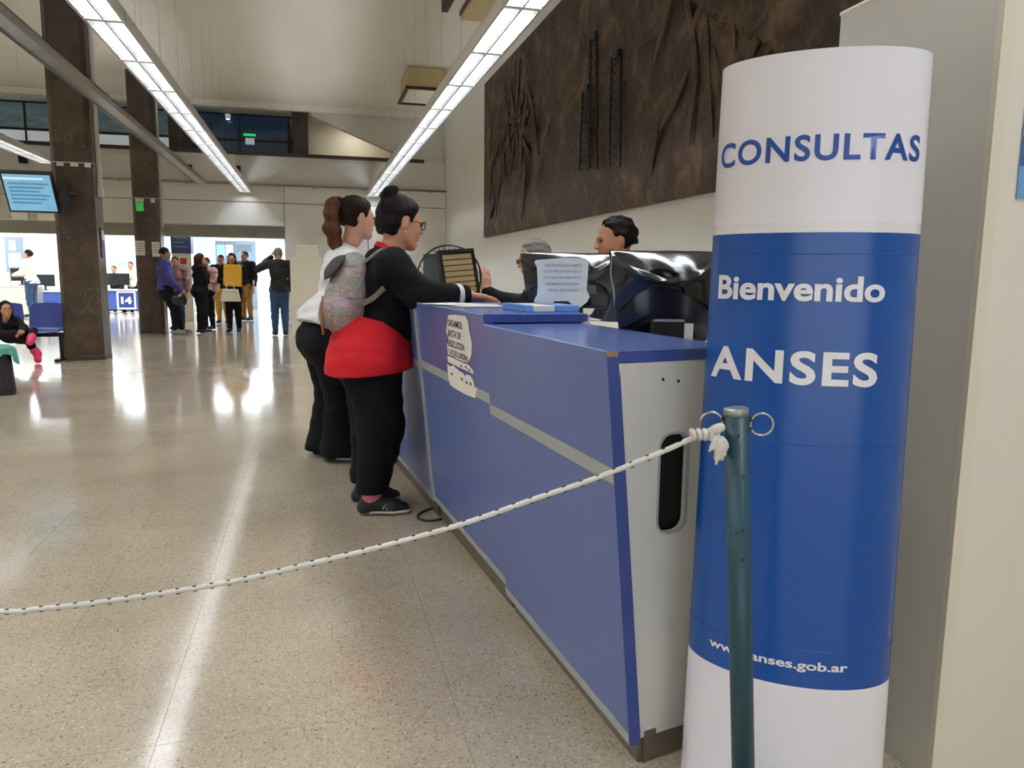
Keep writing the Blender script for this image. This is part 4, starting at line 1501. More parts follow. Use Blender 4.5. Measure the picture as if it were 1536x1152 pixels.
def head_prims(c, R, s, female):
    """local head frame: x right, y forward, z up; c = middle of the head"""
    def P(x, y, z):
        return np.array(c) + R @ (np.array([x, y, z]) * s)
    add, cut = [], []
    add.append((Ell(P(0, -0.014, 0.030), np.array([0.073, 0.094, 0.084]) * s, R), 0.02))
    add.append((Ell(P(0, 0.022, -0.022), np.array([0.060, 0.066, 0.086]) * s, R), 0.03))
    for sx in (-1, 1):
        add.append((Cap(P(0.045 * sx, 0.005, -0.050), P(0.012 * sx, 0.062, -0.092), 0.024 * s, 0.019 * s), 0.03))
        add.append((Ell(P(0.034 * sx, 0.062, -0.022), np.array([0.024, 0.022, 0.024]) * s, R), 0.02))
        add.append((Cap(P(0.014 * sx, 0.086, 0.022), P(0.042 * sx, 0.072, 0.020), 0.009 * s, 0.008 * s), 0.015))
        add.append((Ell(P(0.073 * sx, -0.006, -0.006), np.array([0.010, 0.020, 0.031]) * s, R), 0.008))
        cut.append(Ell(P(0.031 * sx, 0.099, 0.006), np.array([0.016, 0.016, 0.010]) * s, R))
    add.append((Ell(P(0, 0.068, -0.096), np.array([0.020, 0.016, 0.014]) * s, R), 0.02))
    add.append((Cap(P(0, 0.089, 0.012), P(0, 0.103, -0.024), 0.0075 * s, 0.0105 * s), 0.014))
    add.append((Cap(P(0.009, 0.098, -0.028), P(-0.009, 0.098, -0.028), 0.0085 * s, 0.0085 * s), 0.01))
    add.append((Ell(P(0, 0.089, -0.053), np.array([0.022, 0.010, 0.0062]) * s, R), 0.008))
    add.append((Ell(P(0, 0.087, -0.064), np.array([0.020, 0.010, 0.0068]) * s, R), 0.008))
    return add, cut, P


def default_pose(H, sit=None):
    """joints of a relaxed standing figure, local: x right, y forward, z up"""
    J = {}
    J['head'] = (0, 0.015 * H, 0.927 * H)
    J['neck'] = (0, -0.005 * H, 0.845 * H)
    J['chest'] = (0, 0.0, 0.735 * H)
    J['waist'] = (0, 0.002 * H, 0.625 * H)
    J['pelvis'] = (0, -0.004 * H, 0.535 * H)
    for s, n in ((1, 'r'), (-1, 'l')):
        J['sh_' + n] = (s * 0.108 * H, -0.006 * H, 0.808 * H)
        J['el_' + n] = (s * 0.142 * H, -0.015 * H, 0.635 * H)
        J['wr_' + n] = (s * 0.150 * H, 0.025 * H, 0.492 * H)
        J['hip_' + n] = (s * 0.050 * H, 0, 0.520 * H)
        J['kn_' + n] = (s * 0.054 * H, 0.012 * H, 0.285 * H)
        J['an_' + n] = (s * 0.056 * H, -0.012 * H, 0.045 * H)
        J['toe_' + n] = (s * 0.066 * H, 0.095 * H, 0.018 * H)
    return J


def skin_mat(name, rgb):
    return mat(name, rgb, 0.5, noise=0.05, scale=20, spec=0.35)


SKIN = skin_mat('skin_warm', (196, 140, 112))
SKIN2 = skin_mat('skin_olive', (176, 124, 96))
SKIN3 = skin_mat('skin_fair', (208, 158, 132))
M_EYE = mat('eye_dark', (40, 28, 22), 0.15)


def cloth(name, rgb, rough=0.85, bump=0.25):
    return mat('cloth_' + name, rgb, rough, noise=0.06, scale=6, bump=bump, bscale=90, spec=0.25)


def person(name, label, loc, rz, H, J=None, res=0.014, skin=SKIN, female=False, bulk=1.0, belly=0.0, head_yaw=0.0, head_pitch=0.0, head_roll=0.0, torso_yaw=0.0, hs=None,
           clothes=(), hair=None, hands=None, hres=0.005, group=None, leg_bulk=1.0, shoe=None, sole=None, shoe_len=1.0, arm_bulk=1.0, extra=None):
    """clothes: list of dicts(name, mat, tags, off, cuts[(point, normal)], fold)"""
    JJ = default_pose(H)
    if J:
        JJ.update(J)
    JJ = {k: np.array(v, float) for k, v in JJ.items()}
    hs = hs or H / 1.70
    S = H / 1.70
    root = empty(name, loc, rz, label, 'person', group)
    TR = rotz3(torso_yaw)
    up_t = JJ['neck'] - JJ['pelvis']
    up_t = up_t / np.linalg.norm(up_t)
    fw = TR @ np.array([0, 1.0, 0])
    fw = fw - up_t * (fw @ up_t); fw /= np.linalg.norm(fw)
    rg = np.cross(fw, up_t)
    TM = np.stack([rg, fw, up_t], 1)
    HR = rotz3(head_yaw) @ rotx3(head_pitch) @ roty3(head_roll)
    B = bulk
    prims = {'torso': [], 'uarm': [], 'farm': [], 'thigh': [], 'shin': [], 'neck': [], 'foot': [], 'hip': []}
    T_ = prims['torso']
    ch, wa, pe_ = JJ['chest'], JJ['waist'], JJ['pelvis']
    T_.append((Ell(ch, np.array([0.150, 0.105, 0.165]) * S * np.array([B ** 0.6, B, 1]), TM), 0.06))
    T_.append((Ell(wa + fw * belly * 0.5, np.array([0.132, 0.096, 0.15]) * S * np.array([B, B, 1]) + np.array([0, belly * 0.5, 0]), TM), 0.07))
    T_.append((Cap(JJ['sh_l'] + up_t * 0.005, JJ['sh_r'] + up_t * 0.005, 0.058 * S, 0.058 * S), 0.06))
    T_.append((Cap(JJ['neck'] - up_t * 0.03 * S, JJ['chest'], 0.062 * S, 0.10 * S), 0.07))
    if female:
        for sx in (-1, 1):
            T_.append((Ell(ch + rg * sx * 0.072 * S * B ** 0.5 + fw * 0.082 * S * B + up_t * -0.005, np.array([0.064, 0.062, 0.066]) * S * B ** 0.5), 0.05))
    prims['hip'].append((Ell(pe_, np.array([0.155, 0.115, 0.125]) * S * np.array([B, B, 1]), TM), 0.07))
    if female:
        for sx in (-1, 1):
            prims['hip'].append((Ell(pe_ + rg * sx * 0.07 * S - fw * 0.055 * S * B - up_t * 0.03 * S, np.array([0.085, 0.08, 0.09]) * S * B), 0.06))
    prims['neck'].append((Cap(JJ['neck'] - up_t * 0.02, JJ['head'] + HR @ np.array([0, -0.018, -0.05]) * hs, 0.060 * S, 0.051 * hs), 0.03))
    AB = arm_bulk
    for n in 'lr':
        prims['uarm'].append((Cap(JJ['sh_' + n], JJ['el_' + n], 0.054 * S * AB, 0.043 * S * AB), 0.04))
        prims['farm'].append((Cap(JJ['el_' + n], JJ['wr_' + n], 0.043 * S * AB, 0.028 * S * AB ** 0.5), 0.03))
        hp, kn_, an = JJ['hip_' + n], JJ['kn_' + n], JJ['an_' + n]
        LB = leg_bulk
        prims['thigh'].append((Cap(hp, kn_, 0.088 * S * LB, 0.058 * S * LB), 0.05))
        mid = kn_ + (an - kn_) * 0.32
        prims['shin'].append((Cap(kn_, mid, 0.056 * S * LB, 0.054 * S * LB), 0.03))
        prims['shin'].append((Cap(mid, an, 0.054 * S * LB, 0.036 * S), 0.03))
        to = JJ['toe_' + n]
        dv = to - an
        dv[2] = 0
        dv = dv / (np.linalg.norm(dv) + 1e-9)
        heel = np.array([an[0], an[1], to[2]]) - dv * 0.03 * S
        ball = heel + (to - heel) * 0.72
        prims['foot'].append((Cap(an, heel + np.array([0, 0, 0.015 * S]), 0.036 * S, 0.030 * S), 0.03))
        prims['foot'].append((Cap(heel + np.array([0, 0, 0.014 * S]), ball + np.array([0, 0, 0.010 * S]), 0.029 * S, 0.033 * S), 0.03))
        prims['foot'].append((Cap(ball + np.array([0, 0, 0.010 * S]), to + np.array([0, 0, 0.004 * S]), 0.033 * S, 0.024 * S), 0.03))
        prims['foot'].append((Cap(an, ball + np.array([0, 0, 0.012 * S]), 0.032 * S, 0.026 * S), 0.03))
    hadd, hcut, HP = head_prims(JJ['head'], HR, hs, female)
    PS = dict(prims)
    for key in ('uarm', 'farm', 'thigh', 'shin', 'foot'):
        h2 = len(prims[key]) // 2
        PS[key + ':l'], PS[key + ':r'] = prims[key][:h2], prims[key][h2:]
    # ---- body: one surface
    allp = [p for v in prims.values() for p in v] + hadd
    lo, hi = prim_bounds([p for p, k in allp], 0.03)
    f = Field(lo, hi, res)
    for key in ('hip', 'torso', 'neck', 'uarm', 'farm', 'thigh', 'shin', 'foot'):
        for p, k in prims[key]:
            f.add(p, -0.006, k * S)
    V0, F0 = f.mesh()
    # head on a finer grid, welded over the neck
    hp_ = hadd + [(Cap(HP(0, -0.018, -0.05), HP(0, -0.022, -0.12), 0.050 * hs, 0.052 * hs), 0.03)]
    lo, hi = prim_bounds([p for p, k in hp_], 0.015)
    fh = Field(lo, hi, min(res, max(0.0035, res * 0.6)))
    for p, k in hp_:
        fh.add(p, 0, k * hs)
    for p in hcut:
        fh.carve(p)
    V1, F1 = fh.mesh()
    Vs, Fs = [V0, V1], [F0, F1 + len(V0)]
    cnt = len(V0) + len(V1)
    hands = hands or {}
    for n in 'lr':
        hd_ = hands.get(n, {})
        if hd_ is None:
            continue
        wr = JJ['wr_' + n]
        d = hd_.get('dir', wr - JJ['el_' + n])
        sgn = 1 if n == 'r' else -1
        palm = hd_.get('palm', np.array([-sgn, 0.0, 0]))
        side = hd_.get('side', np.array([0, 1.0, 0.2]))
        hpz = hand_prims(wr, d, palm, side, hd_.get('curl', 0.45), S * 0.98 * hd_.get('size', 1.0), hd_.get('spread', 1.0), hd_.get('thumb_in', 0.0))
        lo, hi = prim_bounds(hpz, 0.012)
        fz_ = Field(lo, hi, hres)
        for p in hpz:
            fz_.add(p, 0, 0.006)
        V2, F2 = fz_.mesh()
        Vs.append(V2); Fs.append(F2 + cnt)
        cnt += len(V2)
    body = poly_obj('body', np.concatenate(Vs), np.concatenate(Fs), skin, root)
    # ---- eyes
    for sx in (-1, 1):
        e_ = HP(0.031 * sx, 0.083, 0.006)
        MB().lathe([(0.0001, -0.0095 * hs), (0.0075 * hs, -0.006 * hs), (0.0098 * hs, 0), (0.0075 * hs, 0.006 * hs), (0.0001, 0.0095 * hs)], tuple(e_), 10).build('eye', M_EYE, root, smooth=True)
    # ---- clothing
    r_ = random.Random(len(label) * 37 + int(H * 1000))
    for c in clothes:
        ps = []
        for tg in c['tags']:
            for p, k in PS[tg]:
                ps.append((p, k))
        ps += c.get('more', [])
        off = c.get('off', 0.012)
        lo, hi = prim_bounds([p for p, k in ps], off + 0.04)
        g = Field(lo, hi, c.get('res', res))
        for p, k in ps:
            g.add(p, off, max(k * S, 0.02))
        am = c.get('fold', 0.004)
        if am > 0:
            a1, a2, a3 = [r_.uniform(0, 6.28) for _ in range(3)]
            g.warp(lambda X, Y, Z: am * (np.sin(Z * 34 + 7 * X + 5 * Y + a1) * np.sin(X * 23 - Y * 19 + a2) + 0.6 * np.sin(Z * 61 - 21 * X + 17 * Y + a3)))
        for p, n_ in c.get('cuts', ()):
            g.cut(p, n_)
        if c.get('neck', True):
            g.carve(Ell(JJ['neck'] + up_t * 0.155 * S + fw * 0.05 * S, np.array([0.115, 0.135, 0.16]) * S * c.get('neck_size', 1.0)))
        for p in c.get('carve', ()):
            g.carve(p)
        V, Fq = g.mesh()
        if len(Fq):
            poly_obj(c['name'], V, Fq, c['mat'], root)
    # ---- shoes
    if shoe is not None:
        for n in 'lr':
            i0 = 0 if n == 'l' else 4
            ps = prims['foot'][i0:i0 + 4]
            lo, hi = prim_bounds([p for p, k in ps], 0.03)
            g = Field(lo, hi, min(res, 0.009))
            for p, k in ps:
                g.add(p, 0.008, k)
            an = JJ['an_' + n]
            g.cut((0, 0, an[2] + 0.022 * S), (0, 0, 1))
            g.cut((0, 0, JJ['toe_' + n][2] - 0.016 * S), (0, 0, -1))
            V, Fq = g.mesh()
            so = poly_obj('shoe', V, Fq, shoe, root)
            if sole is not None:
                g2 = Field(lo, hi, min(res, 0.008))
                for p, k in ps[1:3]:
                    g2.add(p, 0.013, k)
                zt_ = JJ['toe_' + n][2]
                g2.cut((0, 0, zt_ + 0.002 * S), (0, 0, 1))
                g2.cut((0, 0, zt_ - 0.019 * S), (0, 0, -1))
                V, Fq = g2.mesh()
                if len(Fq):
                    poly_obj('sole', V, Fq, sole, so)
    # ---- hair
    if hair:
        hl = []
        cap_ = Ell(HP(0, -0.016, 0.032), np.array([0.080, 0.101, 0.092]) * hs, HR)
        hl.append((cap_, 0.02))
        hl.append((Ell(HP(0, -0.055, -0.02), np.array([0.066, 0.055, 0.070]) * hs, HR), 0.03))
        fore = hair.get('fore', 0.012)
        more = [(fn(HP, hs, HR), k) for fn, k in hair.get('more', ())]
        lo, hi = prim_bounds([p for p, k in hl + more], 0.02)
        g = Field(lo, hi, min(res, 0.009) if hair.get('fine', False) is False else hair['fine'])
        for p, k in hl:
            g.add(p, hair.get('thick', 0.0), k)
        nrm = HR @ np.array([0, 1.0, -0.62])
        g.cut(HP(0, fore, 0), nrm)
        if hair.get('nape', True):
            g.cut(HP(0, 0, hair.get('low', -0.075)), HR @ np.array([0, -0.3, -1.0]))
        for p, k in more:
            g.add(p, 0, k)
        for sx in (-1, 1):
            if hair.get('ears', True):
                g.carve(Ell(HP(0.080 * sx, 0.0, -0.008), np.array([0.03, 0.026, 0.034]) * hs, HR))
        am = hair.get('wave', 0.0025)
        a1 = r_.uniform(0, 6)
        g.warp(lambda X, Y, Z: am * (np.sin(X * 140 + 40 * Z + a1) * np.sin(Y * 120 - 30 * Z) + np.sin(Z * 90 + X * 60 + a1)))
        V, Fq = g.mesh()
        poly_obj('hair', V, Fq, hair['mat'], root)
    root['_h'] = H
    del root['_h']
    return root, JJ, HP, HR, prims

# ================================================================== THE TWO WOMEN AT THE COUNTER
def local_of(root, rz):
    c, s = math.cos(-rz), math.sin(-rz)

    def L(p, z=None):
        x, y = p[0] - root[0], p[1] - root[1]
        return np.array([c * x - s * y, s * x + c * y, p[2] if z is None else z])
    return L


M_BLACKKNIT = cloth('black_knit', (11, 11, 13), 0.95)
M_RED = cloth('red', (188, 24, 36), 0.8, 0.1)
M_BLACKPANTS = cloth('black_trousers', (7, 7, 9), 0.9)
M_WHITECL = cloth('white_blouse', (222, 222, 220), 0.8, 0.1)
M_HAIRDK = mat('hair_dark', (22, 16, 14), 0.62, noise=0.3, scale=40, bump=0.5, bscale=90, stretch=(1, 1, 0.25), spec=0.12)
M_HAIRBR = mat('hair_brown', (34, 22, 17), 0.62, noise=0.3, scale=40, bump=0.5, bscale=90, stretch=(1, 1, 0.25), spec=0.12)
M_HAIRTIP = mat('hair_copper_tips', (104, 64, 40), 0.6, rgb2=(52, 32, 23), scale=16, bump=0.6, bscale=90, stretch=(1, 1, 0.2), spec=0.12)
M_HAIRGR = mat('hair_grey', (120, 112, 106), 0.6, noise=0.2, scale=60, bump=0.5, bscale=90, spec=0.12)
M_SHOEBK = mat('shoe_black', (20, 20, 22), 0.6)
M_SOLE = mat('sole_white', (214, 208, 202), 0.6)

root1, rz1 = (0.36, 4.20, 0), math.radians(-90 + 10)
L1 = local_of(root1, rz1)
J1 = dict(
    head=L1(at(601, 334, 4.20)), neck=L1(at(581, 386, 4.21)), chest=L1(at(579, 428, 4.21)), waist=L1(at(572, 482, 4.21)), pelvis=L1(at(560, 536, 4.21)),
    sh_r=L1(at(590, 401, 4.03)), sh_l=L1(at(584, 397, 4.39)), el_r=L1(at(630, 443, 3.96)), wr_r=L1(at(699, 443, 4.03)),
    el_l=L1(at(632, 440, 4.46)), wr_l=L1(at(686, 441, 4.42)),
    hip_r=L1(at(562, 556, 4.12)), hip_l=L1(at(556, 553, 4.31)), kn_r=L1(at(577, 638, 4.10)), kn_l=L1(at(566, 636, 4.33)),
    an_r=L1(at(556, 748, 4.10), 0.085), an_l=L1(at(546, 738, 4.33), 0.085), toe_r=L1(at(606, 764, 4.08), 0.026), toe_l=L1(at(592, 752, 4.34), 0.026))
hem_b, hem_f = L1(at(530, 490, 4.2)), L1(at(618, 512, 4.2))
hd1 = hem_f - hem_b
hem_n = np.array([0, hd1[2], -hd1[1]])          # points down
sk_c = J1['pelvis'] + np.array([0, -0.01, 0.03])
wr_d = J1['wr_r'] - J1['el_r']
wr_d /= np.linalg.norm(wr_d)
wl_d = J1['wr_l'] - J1['el_l']
wl_d /= np.linalg.norm(wl_d)
z_hem = at(560, 553, 4.2).z
neck1 = J1['neck']
loose1 = []
for n in 'lr':
    h0, k0, a0 = J1['hip_' + n], J1['kn_' + n], J1['an_' + n]
    loose1.append((Cap(h0 + np.array([0, -0.02, 0]), k0 + np.array([0, -0.03, 0.0]), 0.125, 0.098), 0.06))
    loose1.append((Cap(k0 + np.array([0, -0.025, 0]), a0 + np.array([0, 0.0, 0.03]), 0.092, 0.062), 0.06))
w1, J1n, HP1, HR1, PR1 = person(
    'person', 'woman in black cardigan over red top reaching over the blue counter', root1, rz1, 1.70, J1, res=0.0085, skin=SKIN, female=True, bulk=1.34, belly=0.05,
    hs=1.17, head_yaw=math.radians(4), head_pitch=math.radians(-9), leg_bulk=1.36, arm_bulk=1.32,
    hands={'r': dict(dir=np.array([0.0, 1.0, -0.16]), palm=np.array([0.25, 0.0, -1.0]), side=np.array([-1.0, 0, 0.25]), curl=0.16, size=1.2, spread=0.8),
           'l': dict(dir=np.array([0.3, 1.0, -0.1]), palm=np.array([0, 0, -1.0]), side=np.array([1.0, 0, 0]), curl=0.3, size=1.15)}, hres=0.0035,
    clothes=[
        dict(name='red_top', mat=M_RED, tags=['hip', 'thigh'], off=0.016, fold=0.003, more=[(Ell(sk_c, (0.225, 0.190, 0.30)), 0.08), (Ell(sk_c + np.array([0, -0.02, -0.12]), (0.235, 0.205, 0.24)), 0.08)],
             cuts=[((0, 0, z_hem), (0, 0.10, -1)), ((0, 0, J1['waist'][2] + 0.0), (0, 0.25, 1))]),
        dict(name='red_collar', mat=M_RED, neck=False, tags=['neck', 'torso'], off=0.020, fold=0.001, cuts=[(neck1 + np.array([0, 0.0, 0.045]), (0, 0.75, 1)), (neck1 + np.array([0, 0.0, 0.006]), (0, -0.75, -1))]),
        dict(name='cardigan', mat=M_BLACKKNIT, tags=['torso', 'uarm', 'farm', 'hip'], off=0.024, fold=0.005, cuts=[(hem_b, hem_n),
                                                                                                       (J1['wr_r'] + wr_d * 0.012, wr_d)]),
        dict(name='trousers', mat=M_BLACKPANTS, tags=['hip', 'thigh', 'shin'], off=0.014, fold=0.004, more=loose1, cuts=[((0, 0, 0.125), (0, 0, -1)), ((0, 0, J1['waist'][2] - 0.05), (0, 0, 1))]),
        dict(name='sock', mat=cloth('pink_sock', (196, 112, 124)), tags=['shin:r', 'foot:r'], off=0.004, fold=0, cuts=[((0, 0, 0.16), (0, 0, 1)), ((0, 0, 0.07), (0, 0, -1))]),
        dict(name='sock', mat=cloth('pink_sock', (196, 112, 124)), tags=['shin:l', 'foot:l'], off=0.004, fold=0, cuts=[((0, 0, 0.16), (0, 0, 1)), ((0, 0, 0.07), (0, 0, -1))]),
    ],
    shoe=M_SHOEBK, sole=M_SOLE,
    hair=dict(mat=M_HAIRDK, fine=0.006, thick=0.004, fore=0.022, low=-0.085, more=[
        (lambda HP, s, R: Ell(HP(0, -0.070, 0.118), np.array([0.036, 0.034, 0.032]) * s), 0.015),
        (lambda HP, s, R: Ell(HP(0.012, -0.058, 0.138), np.array([0.022, 0.022, 0.018]) * s), 0.01),
        (lambda HP, s, R: Ell(HP(-0.008, -0.088, 0.108), np.array([0.026, 0.022, 0.026]) * s), 0.01)]))
# white stripe round the right cuff
c_ = J1['wr_r'] - wr_d * 0.048
stripe = MB()
u_ = np.cross(wr_d, [0, 0, 1.0]); u_ /= np.linalg.norm(u_); v_ = np.cross(wr_d, u_)
for k in range(3):
    stripe.tube([c_ + wr_d * (0.009 * (k - 1)) + (u_ * math.cos(a) + v_ * math.sin(a)) * (0.0575 - 0.0012 * k) for a in np.linspace(0, 6.2832, 29)[:-1]], 0.0065, 6, closed=True)
stripe.build('cuff_stripe', M_WHITECL, w1, smooth=True)['kind'] = 'stuff'
# glasses
M_FRAME = mat('glasses_frame', (26, 20, 20), 0.3)
gl = MB()
for sx in (-1, 1):
    cc = HP1(0.033 * sx, 0.104, 0.004)
    gl.tube([cc + HR1 @ (np.array([0.024 * math.cos(a), -0.006 * abs(math.cos(a)), 0.019 * math.sin(a)]) * 1.17) for a in np.linspace(0, 6.2832, 25)[:-1]], 0.0026, 6, closed=True)
    gl.tube([HP1(0.057 * sx, 0.098, 0.010), HP1(0.070 * sx, 0.05, 0.010), HP1(0.077 * sx, -0.004, 0.012), HP1(0.076 * sx, -0.018, -0.004)], 0.0024, 6)
gl.tube([HP1(-0.010, 0.106, 0.008), HP1(0, 0.110, 0.010), HP1(0.010, 0.106, 0.008)], 0.0024, 6)
gl.build('glasses_frame', M_FRAME, w1, smooth=True)['kind'] = 'stuff'
MB().lathe([(0.0001, -0.006), (0.006, 0), (0.0001, 0.006)], tuple(HP1(0.080, 0.0, -0.044)), 8).build('earring', M_WHITE, w1, smooth=True)
for n in 'lr':
    an, to = J1n['an_' + n], J1n['toe_' + n]
    sd = np.array([1.0, 0, 0]) if n == 'r' else np.array([-1.0, 0, 0])
    for k in range(3):
        f = 0.36 + 0.12 * k
        p = an * (1 - f) + to * f
        q = MB().tube([np.array([p[0], p[1], 0.050 - 0.004 * k]) + sd * 0.0445 + np.array([0, -0.016, -0.012]), np.array([p[0], p[1], 0.056 - 0.004 * k]) + sd * 0.042 + np.array([0, 0.012, 0.012])], 0.0045, 6)
        q.build('shoe_stripe', mat('shoe_pink', (190, 140, 140), 0.6), w1, smooth=True)

# ---- backpack on her back
bp = empty('backpack', root1, rz1, 'small patterned grey backpack with brown zip tassels on the back of the woman in black', 'backpack')
bc = L1(at(512, 442, 4.20))


def mat_backpack():
    M = bpy.data.materials.new('patterned_canvas')
    M.use_nodes = True
    nt = M.node_tree
    b = nt.nodes['Principled BSDF']
    tc = nt.nodes.new('ShaderNodeTexCoord')
    mp = nt.nodes.new('ShaderNodeMapping'); mp.inputs['Scale'].default_value = (0.5, 0.5, 3.2)
    nt.links.new(tc.outputs['Object'], mp.inputs['Vector'])
    n = nt.nodes.new('ShaderNodeTexNoise'); n.inputs['Scale'].default_value = 9; n.inputs['Detail'].default_value = 5; n.inputs['Roughness'].default_value = 0.7
    nt.links.new(mp.outputs[0], n.inputs['Vector'])
    r = nt.nodes.new('ShaderNodeValToRGB')
    e = r.color_ramp.elements
    e[0].position = 0.28; e[0].color = (*lin((92, 84, 84)), 1)
    e[1].position = 0.75; e[1].color = (*lin((176, 158, 140)), 1)
    for p, c in ((0.40, (142, 134, 138)), (0.46, (172, 140, 150)), (0.52, (126, 120, 112)), (0.58, (170, 150, 128)), (0.63, (96, 150, 150)), (0.67, (160, 150, 140))):
        q = e.new(p); q.color = (*lin(c), 1)
    nt.links.new(n.outputs['Fac'], r.inputs['Fac'])
    n2 = nt.nodes.new('ShaderNodeTexNoise'); n2.inputs['Scale'].default_value = 70; n2.inputs['Detail'].default_value = 3
    nt.links.new(tc.outputs['Object'], n2.inputs['Vector'])
    mx = nt.nodes.new('ShaderNodeMixRGB'); mx.blend_type = 'OVERLAY'; mx.inputs['Fac'].default_value = 0.55
    nt.links.new(r.outputs[0], mx.inputs['Color1']); nt.links.new(n2.outputs['Fac'], mx.inputs['Color2'])
    nt.links.new(mx.outputs[0], b.inputs['Base Color'])
    b.inputs['Roughness'].default_value = 0.6
    return M


def blob(name, prims, material, parent, res, warp=0.0, cuts=()):
    lo, hi = prim_bounds([p for p, k in prims], 0.03)
    g = Field(lo, hi, res)
    for p, k in prims:
        g.add(p, 0, k)
    if warp:
        g.warp(lambda X, Y, Z: warp * (np.sin(Z * 40 + 9 * X) * np.sin(X * 37 - Y * 31) + 0.5 * np.sin(Z * 71 + 23 * Y)))
    for p, n in cuts:
        g.cut(p, n)
    V, Fq = g.mesh()
    return poly_obj(name, V, Fq, material, parent)


M_PACK = mat_backpack()
leanR = rotx3(math.radians(-10))
blob('bag', [(Ell(bc + np.array([0, 0.030, 0.0]), (0.155, 0.100, 0.215), leanR), 0.03), (Ell(bc + np.array([0, 0.015, -0.075]), (0.155, 0.112, 0.13), leanR), 0.06),
             (Ell(bc + np.array([0, 0.06, 0.06]), (0.14, 0.09, 0.16), leanR), 0.05)], M_PACK, bp, 0.009, 0.004, cuts=[(bc + np.array([0, 0.125, 0]), (0, 1, -0.18))])
blob('pocket', [(Ell(bc + np.array([0, -0.062, -0.085]), (0.115, 0.055, 0.10), leanR), 0.03)], M_PACK, bp, 0.008, 0.003)
blob('flap', [(Ell(bc + np.array([0, 0.030, 0.085]), (0.150, 0.118, 0.130), leanR), 0.03)], mat('flap_dark', (38, 34, 38), 0.7, noise=0.3, scale=30), bp, 0.008, 0.003,
     cuts=[(bc + np.array([0, -0.050, 0.115]), (0, 0.75, -0.6)), (bc + np.array([0, 0.14, 0]), (0, 1, -0.18))])
M_TASSEL = mat('tassel_brown', (150, 92, 66), 0.6)
for sx, ln in ((0.05, 0.17), (0.075, 0.20)):
    p0 = bc + np.array([sx, -0.108, -0.005])
    MB().tube(smooth_path([p0, p0 + np.array([0.004, -0.012, -ln * 0.4]), p0 + np.array([0.0, -0.006, -ln])], 5), [0.003] * 6 + [0.007] * 5, 7).build('tassel', M_TASSEL, bp, smooth=True)
M_STRAP = mat('strap_grey', (120, 112, 104), 0.8, bump=0.3, bscale=120)


def ribbon(pts, width, wdir, name, parent, material, t=0.004):
    """flat band along a path, wdir = direction of its width"""
    P = smooth_path(pts, 8)
    w = Vector(wdir).normalized() * width / 2
    m_ = MB()
    for i, p in enumerate(P):
        a = P[max(i - 1, 0)]; b = P[min(i + 1, len(P) - 1)]
        tn = (b - a).normalized()
        n = tn.cross(w).normalized() * t / 2
        m_.v += [tuple(p - w - n), tuple(p + w - n), tuple(p + w + n), tuple(p - w + n)]
    for i in range(len(P) - 1):
        for k in range(4):
            a, b = i * 4 + k, i * 4 + (k + 1) % 4
            m_.f.append((a, b, b + 4, a + 4))
    m_.f.append((3, 2, 1, 0))
    n0 = (len(P) - 1) * 4
    m_.f.append((n0, n0 + 1, n0 + 2, n0 + 3))
    return m_.build(name, material, parent, smooth=False)


for sgn in (1, -1):
    sh = J1['sh_r'] if sgn > 0 else J1['sh_l']
    sx = sh[0] * 0.62
    top = np.array([sx, sh[1], sh[2]])
    ribbon([bc + np.array([0.06 * sgn, 0.09, 0.15]), top + np.array([0, -0.095, 0.055]), top + np.array([0, -0.03, 0.098]), top + np.array([0.0, 0.05, 0.082]), top + np.array([0.03 * sgn, 0.115, 0.01])],
           0.045, (1, 0.15 * sgn, 0), 'shoulder_strap', bp, M_STRAP, 0.006)
    sd = 0.205 * sgn
    ribbon([bc + np.array([0.12 * sgn, 0.06, -0.055]), bc + np.array([sd, 0.12, -0.01]), bc + np.array([sd + 0.02 * sgn, 0.20, 0.055]), top + np.array([0.105 * sgn, 0.10, -0.10])], 0.028, (0, -0.4, 1), 'lower_strap', bp, M_STRAP, 0.005)

# ---- the woman in white
root2, rz2 = (0.14, 5.48, 0), math.radians(-90 + 24)
L2 = local_of(root2, rz2)
J2 = dict(
    head=L2(at(536, 327, 5.46)), neck=L2(at(521, 377, 5.47)), chest=L2(at(518, 418, 5.47)), waist=L2(at(505, 466, 5.48)), pelvis=L2(at(491, 507, 5.48)),
    sh_r=L2(at(518, 396, 5.29)), sh_l=L2(at(508, 392, 5.66)), el_r=L2(at(560, 440, 5.26)), wr_r=L2(at(607, 443, 5.35)), el_l=L2(at(560, 438, 5.68)), wr_l=L2(at(606, 440, 5.60)),
    hip_r=L2(at(494, 520, 5.38)), hip_l=L2(at(484, 518, 5.58)), kn_r=L2(at(508, 598, 5.37)), kn_l=L2(at(493, 592, 5.57)),
    an_r=L2(at(507, 678, 5.38), 0.085), an_l=L2(at(484, 672, 5.57), 0.085), toe_r=L2(at(533, 689, 5.36), 0.026), toe_l=L2(at(508, 682, 5.58), 0.026))
wr2 = J2['wr_r'] - J2['el_r']
hem2b, hem2f = L2(at(455, 482, 5.48)), L2(at(530, 510, 5.48))
d2 = hem2f - hem2b
flare = []
for n in 'lr':
    k_, a_ = J2['kn_' + n], J2['an_' + n]
    flare.append((Cap(k_ * 0.7 + a_ * 0.3, a_ + np.array([0, 0.015, -0.02]), 0.078, 0.125), 0.04))
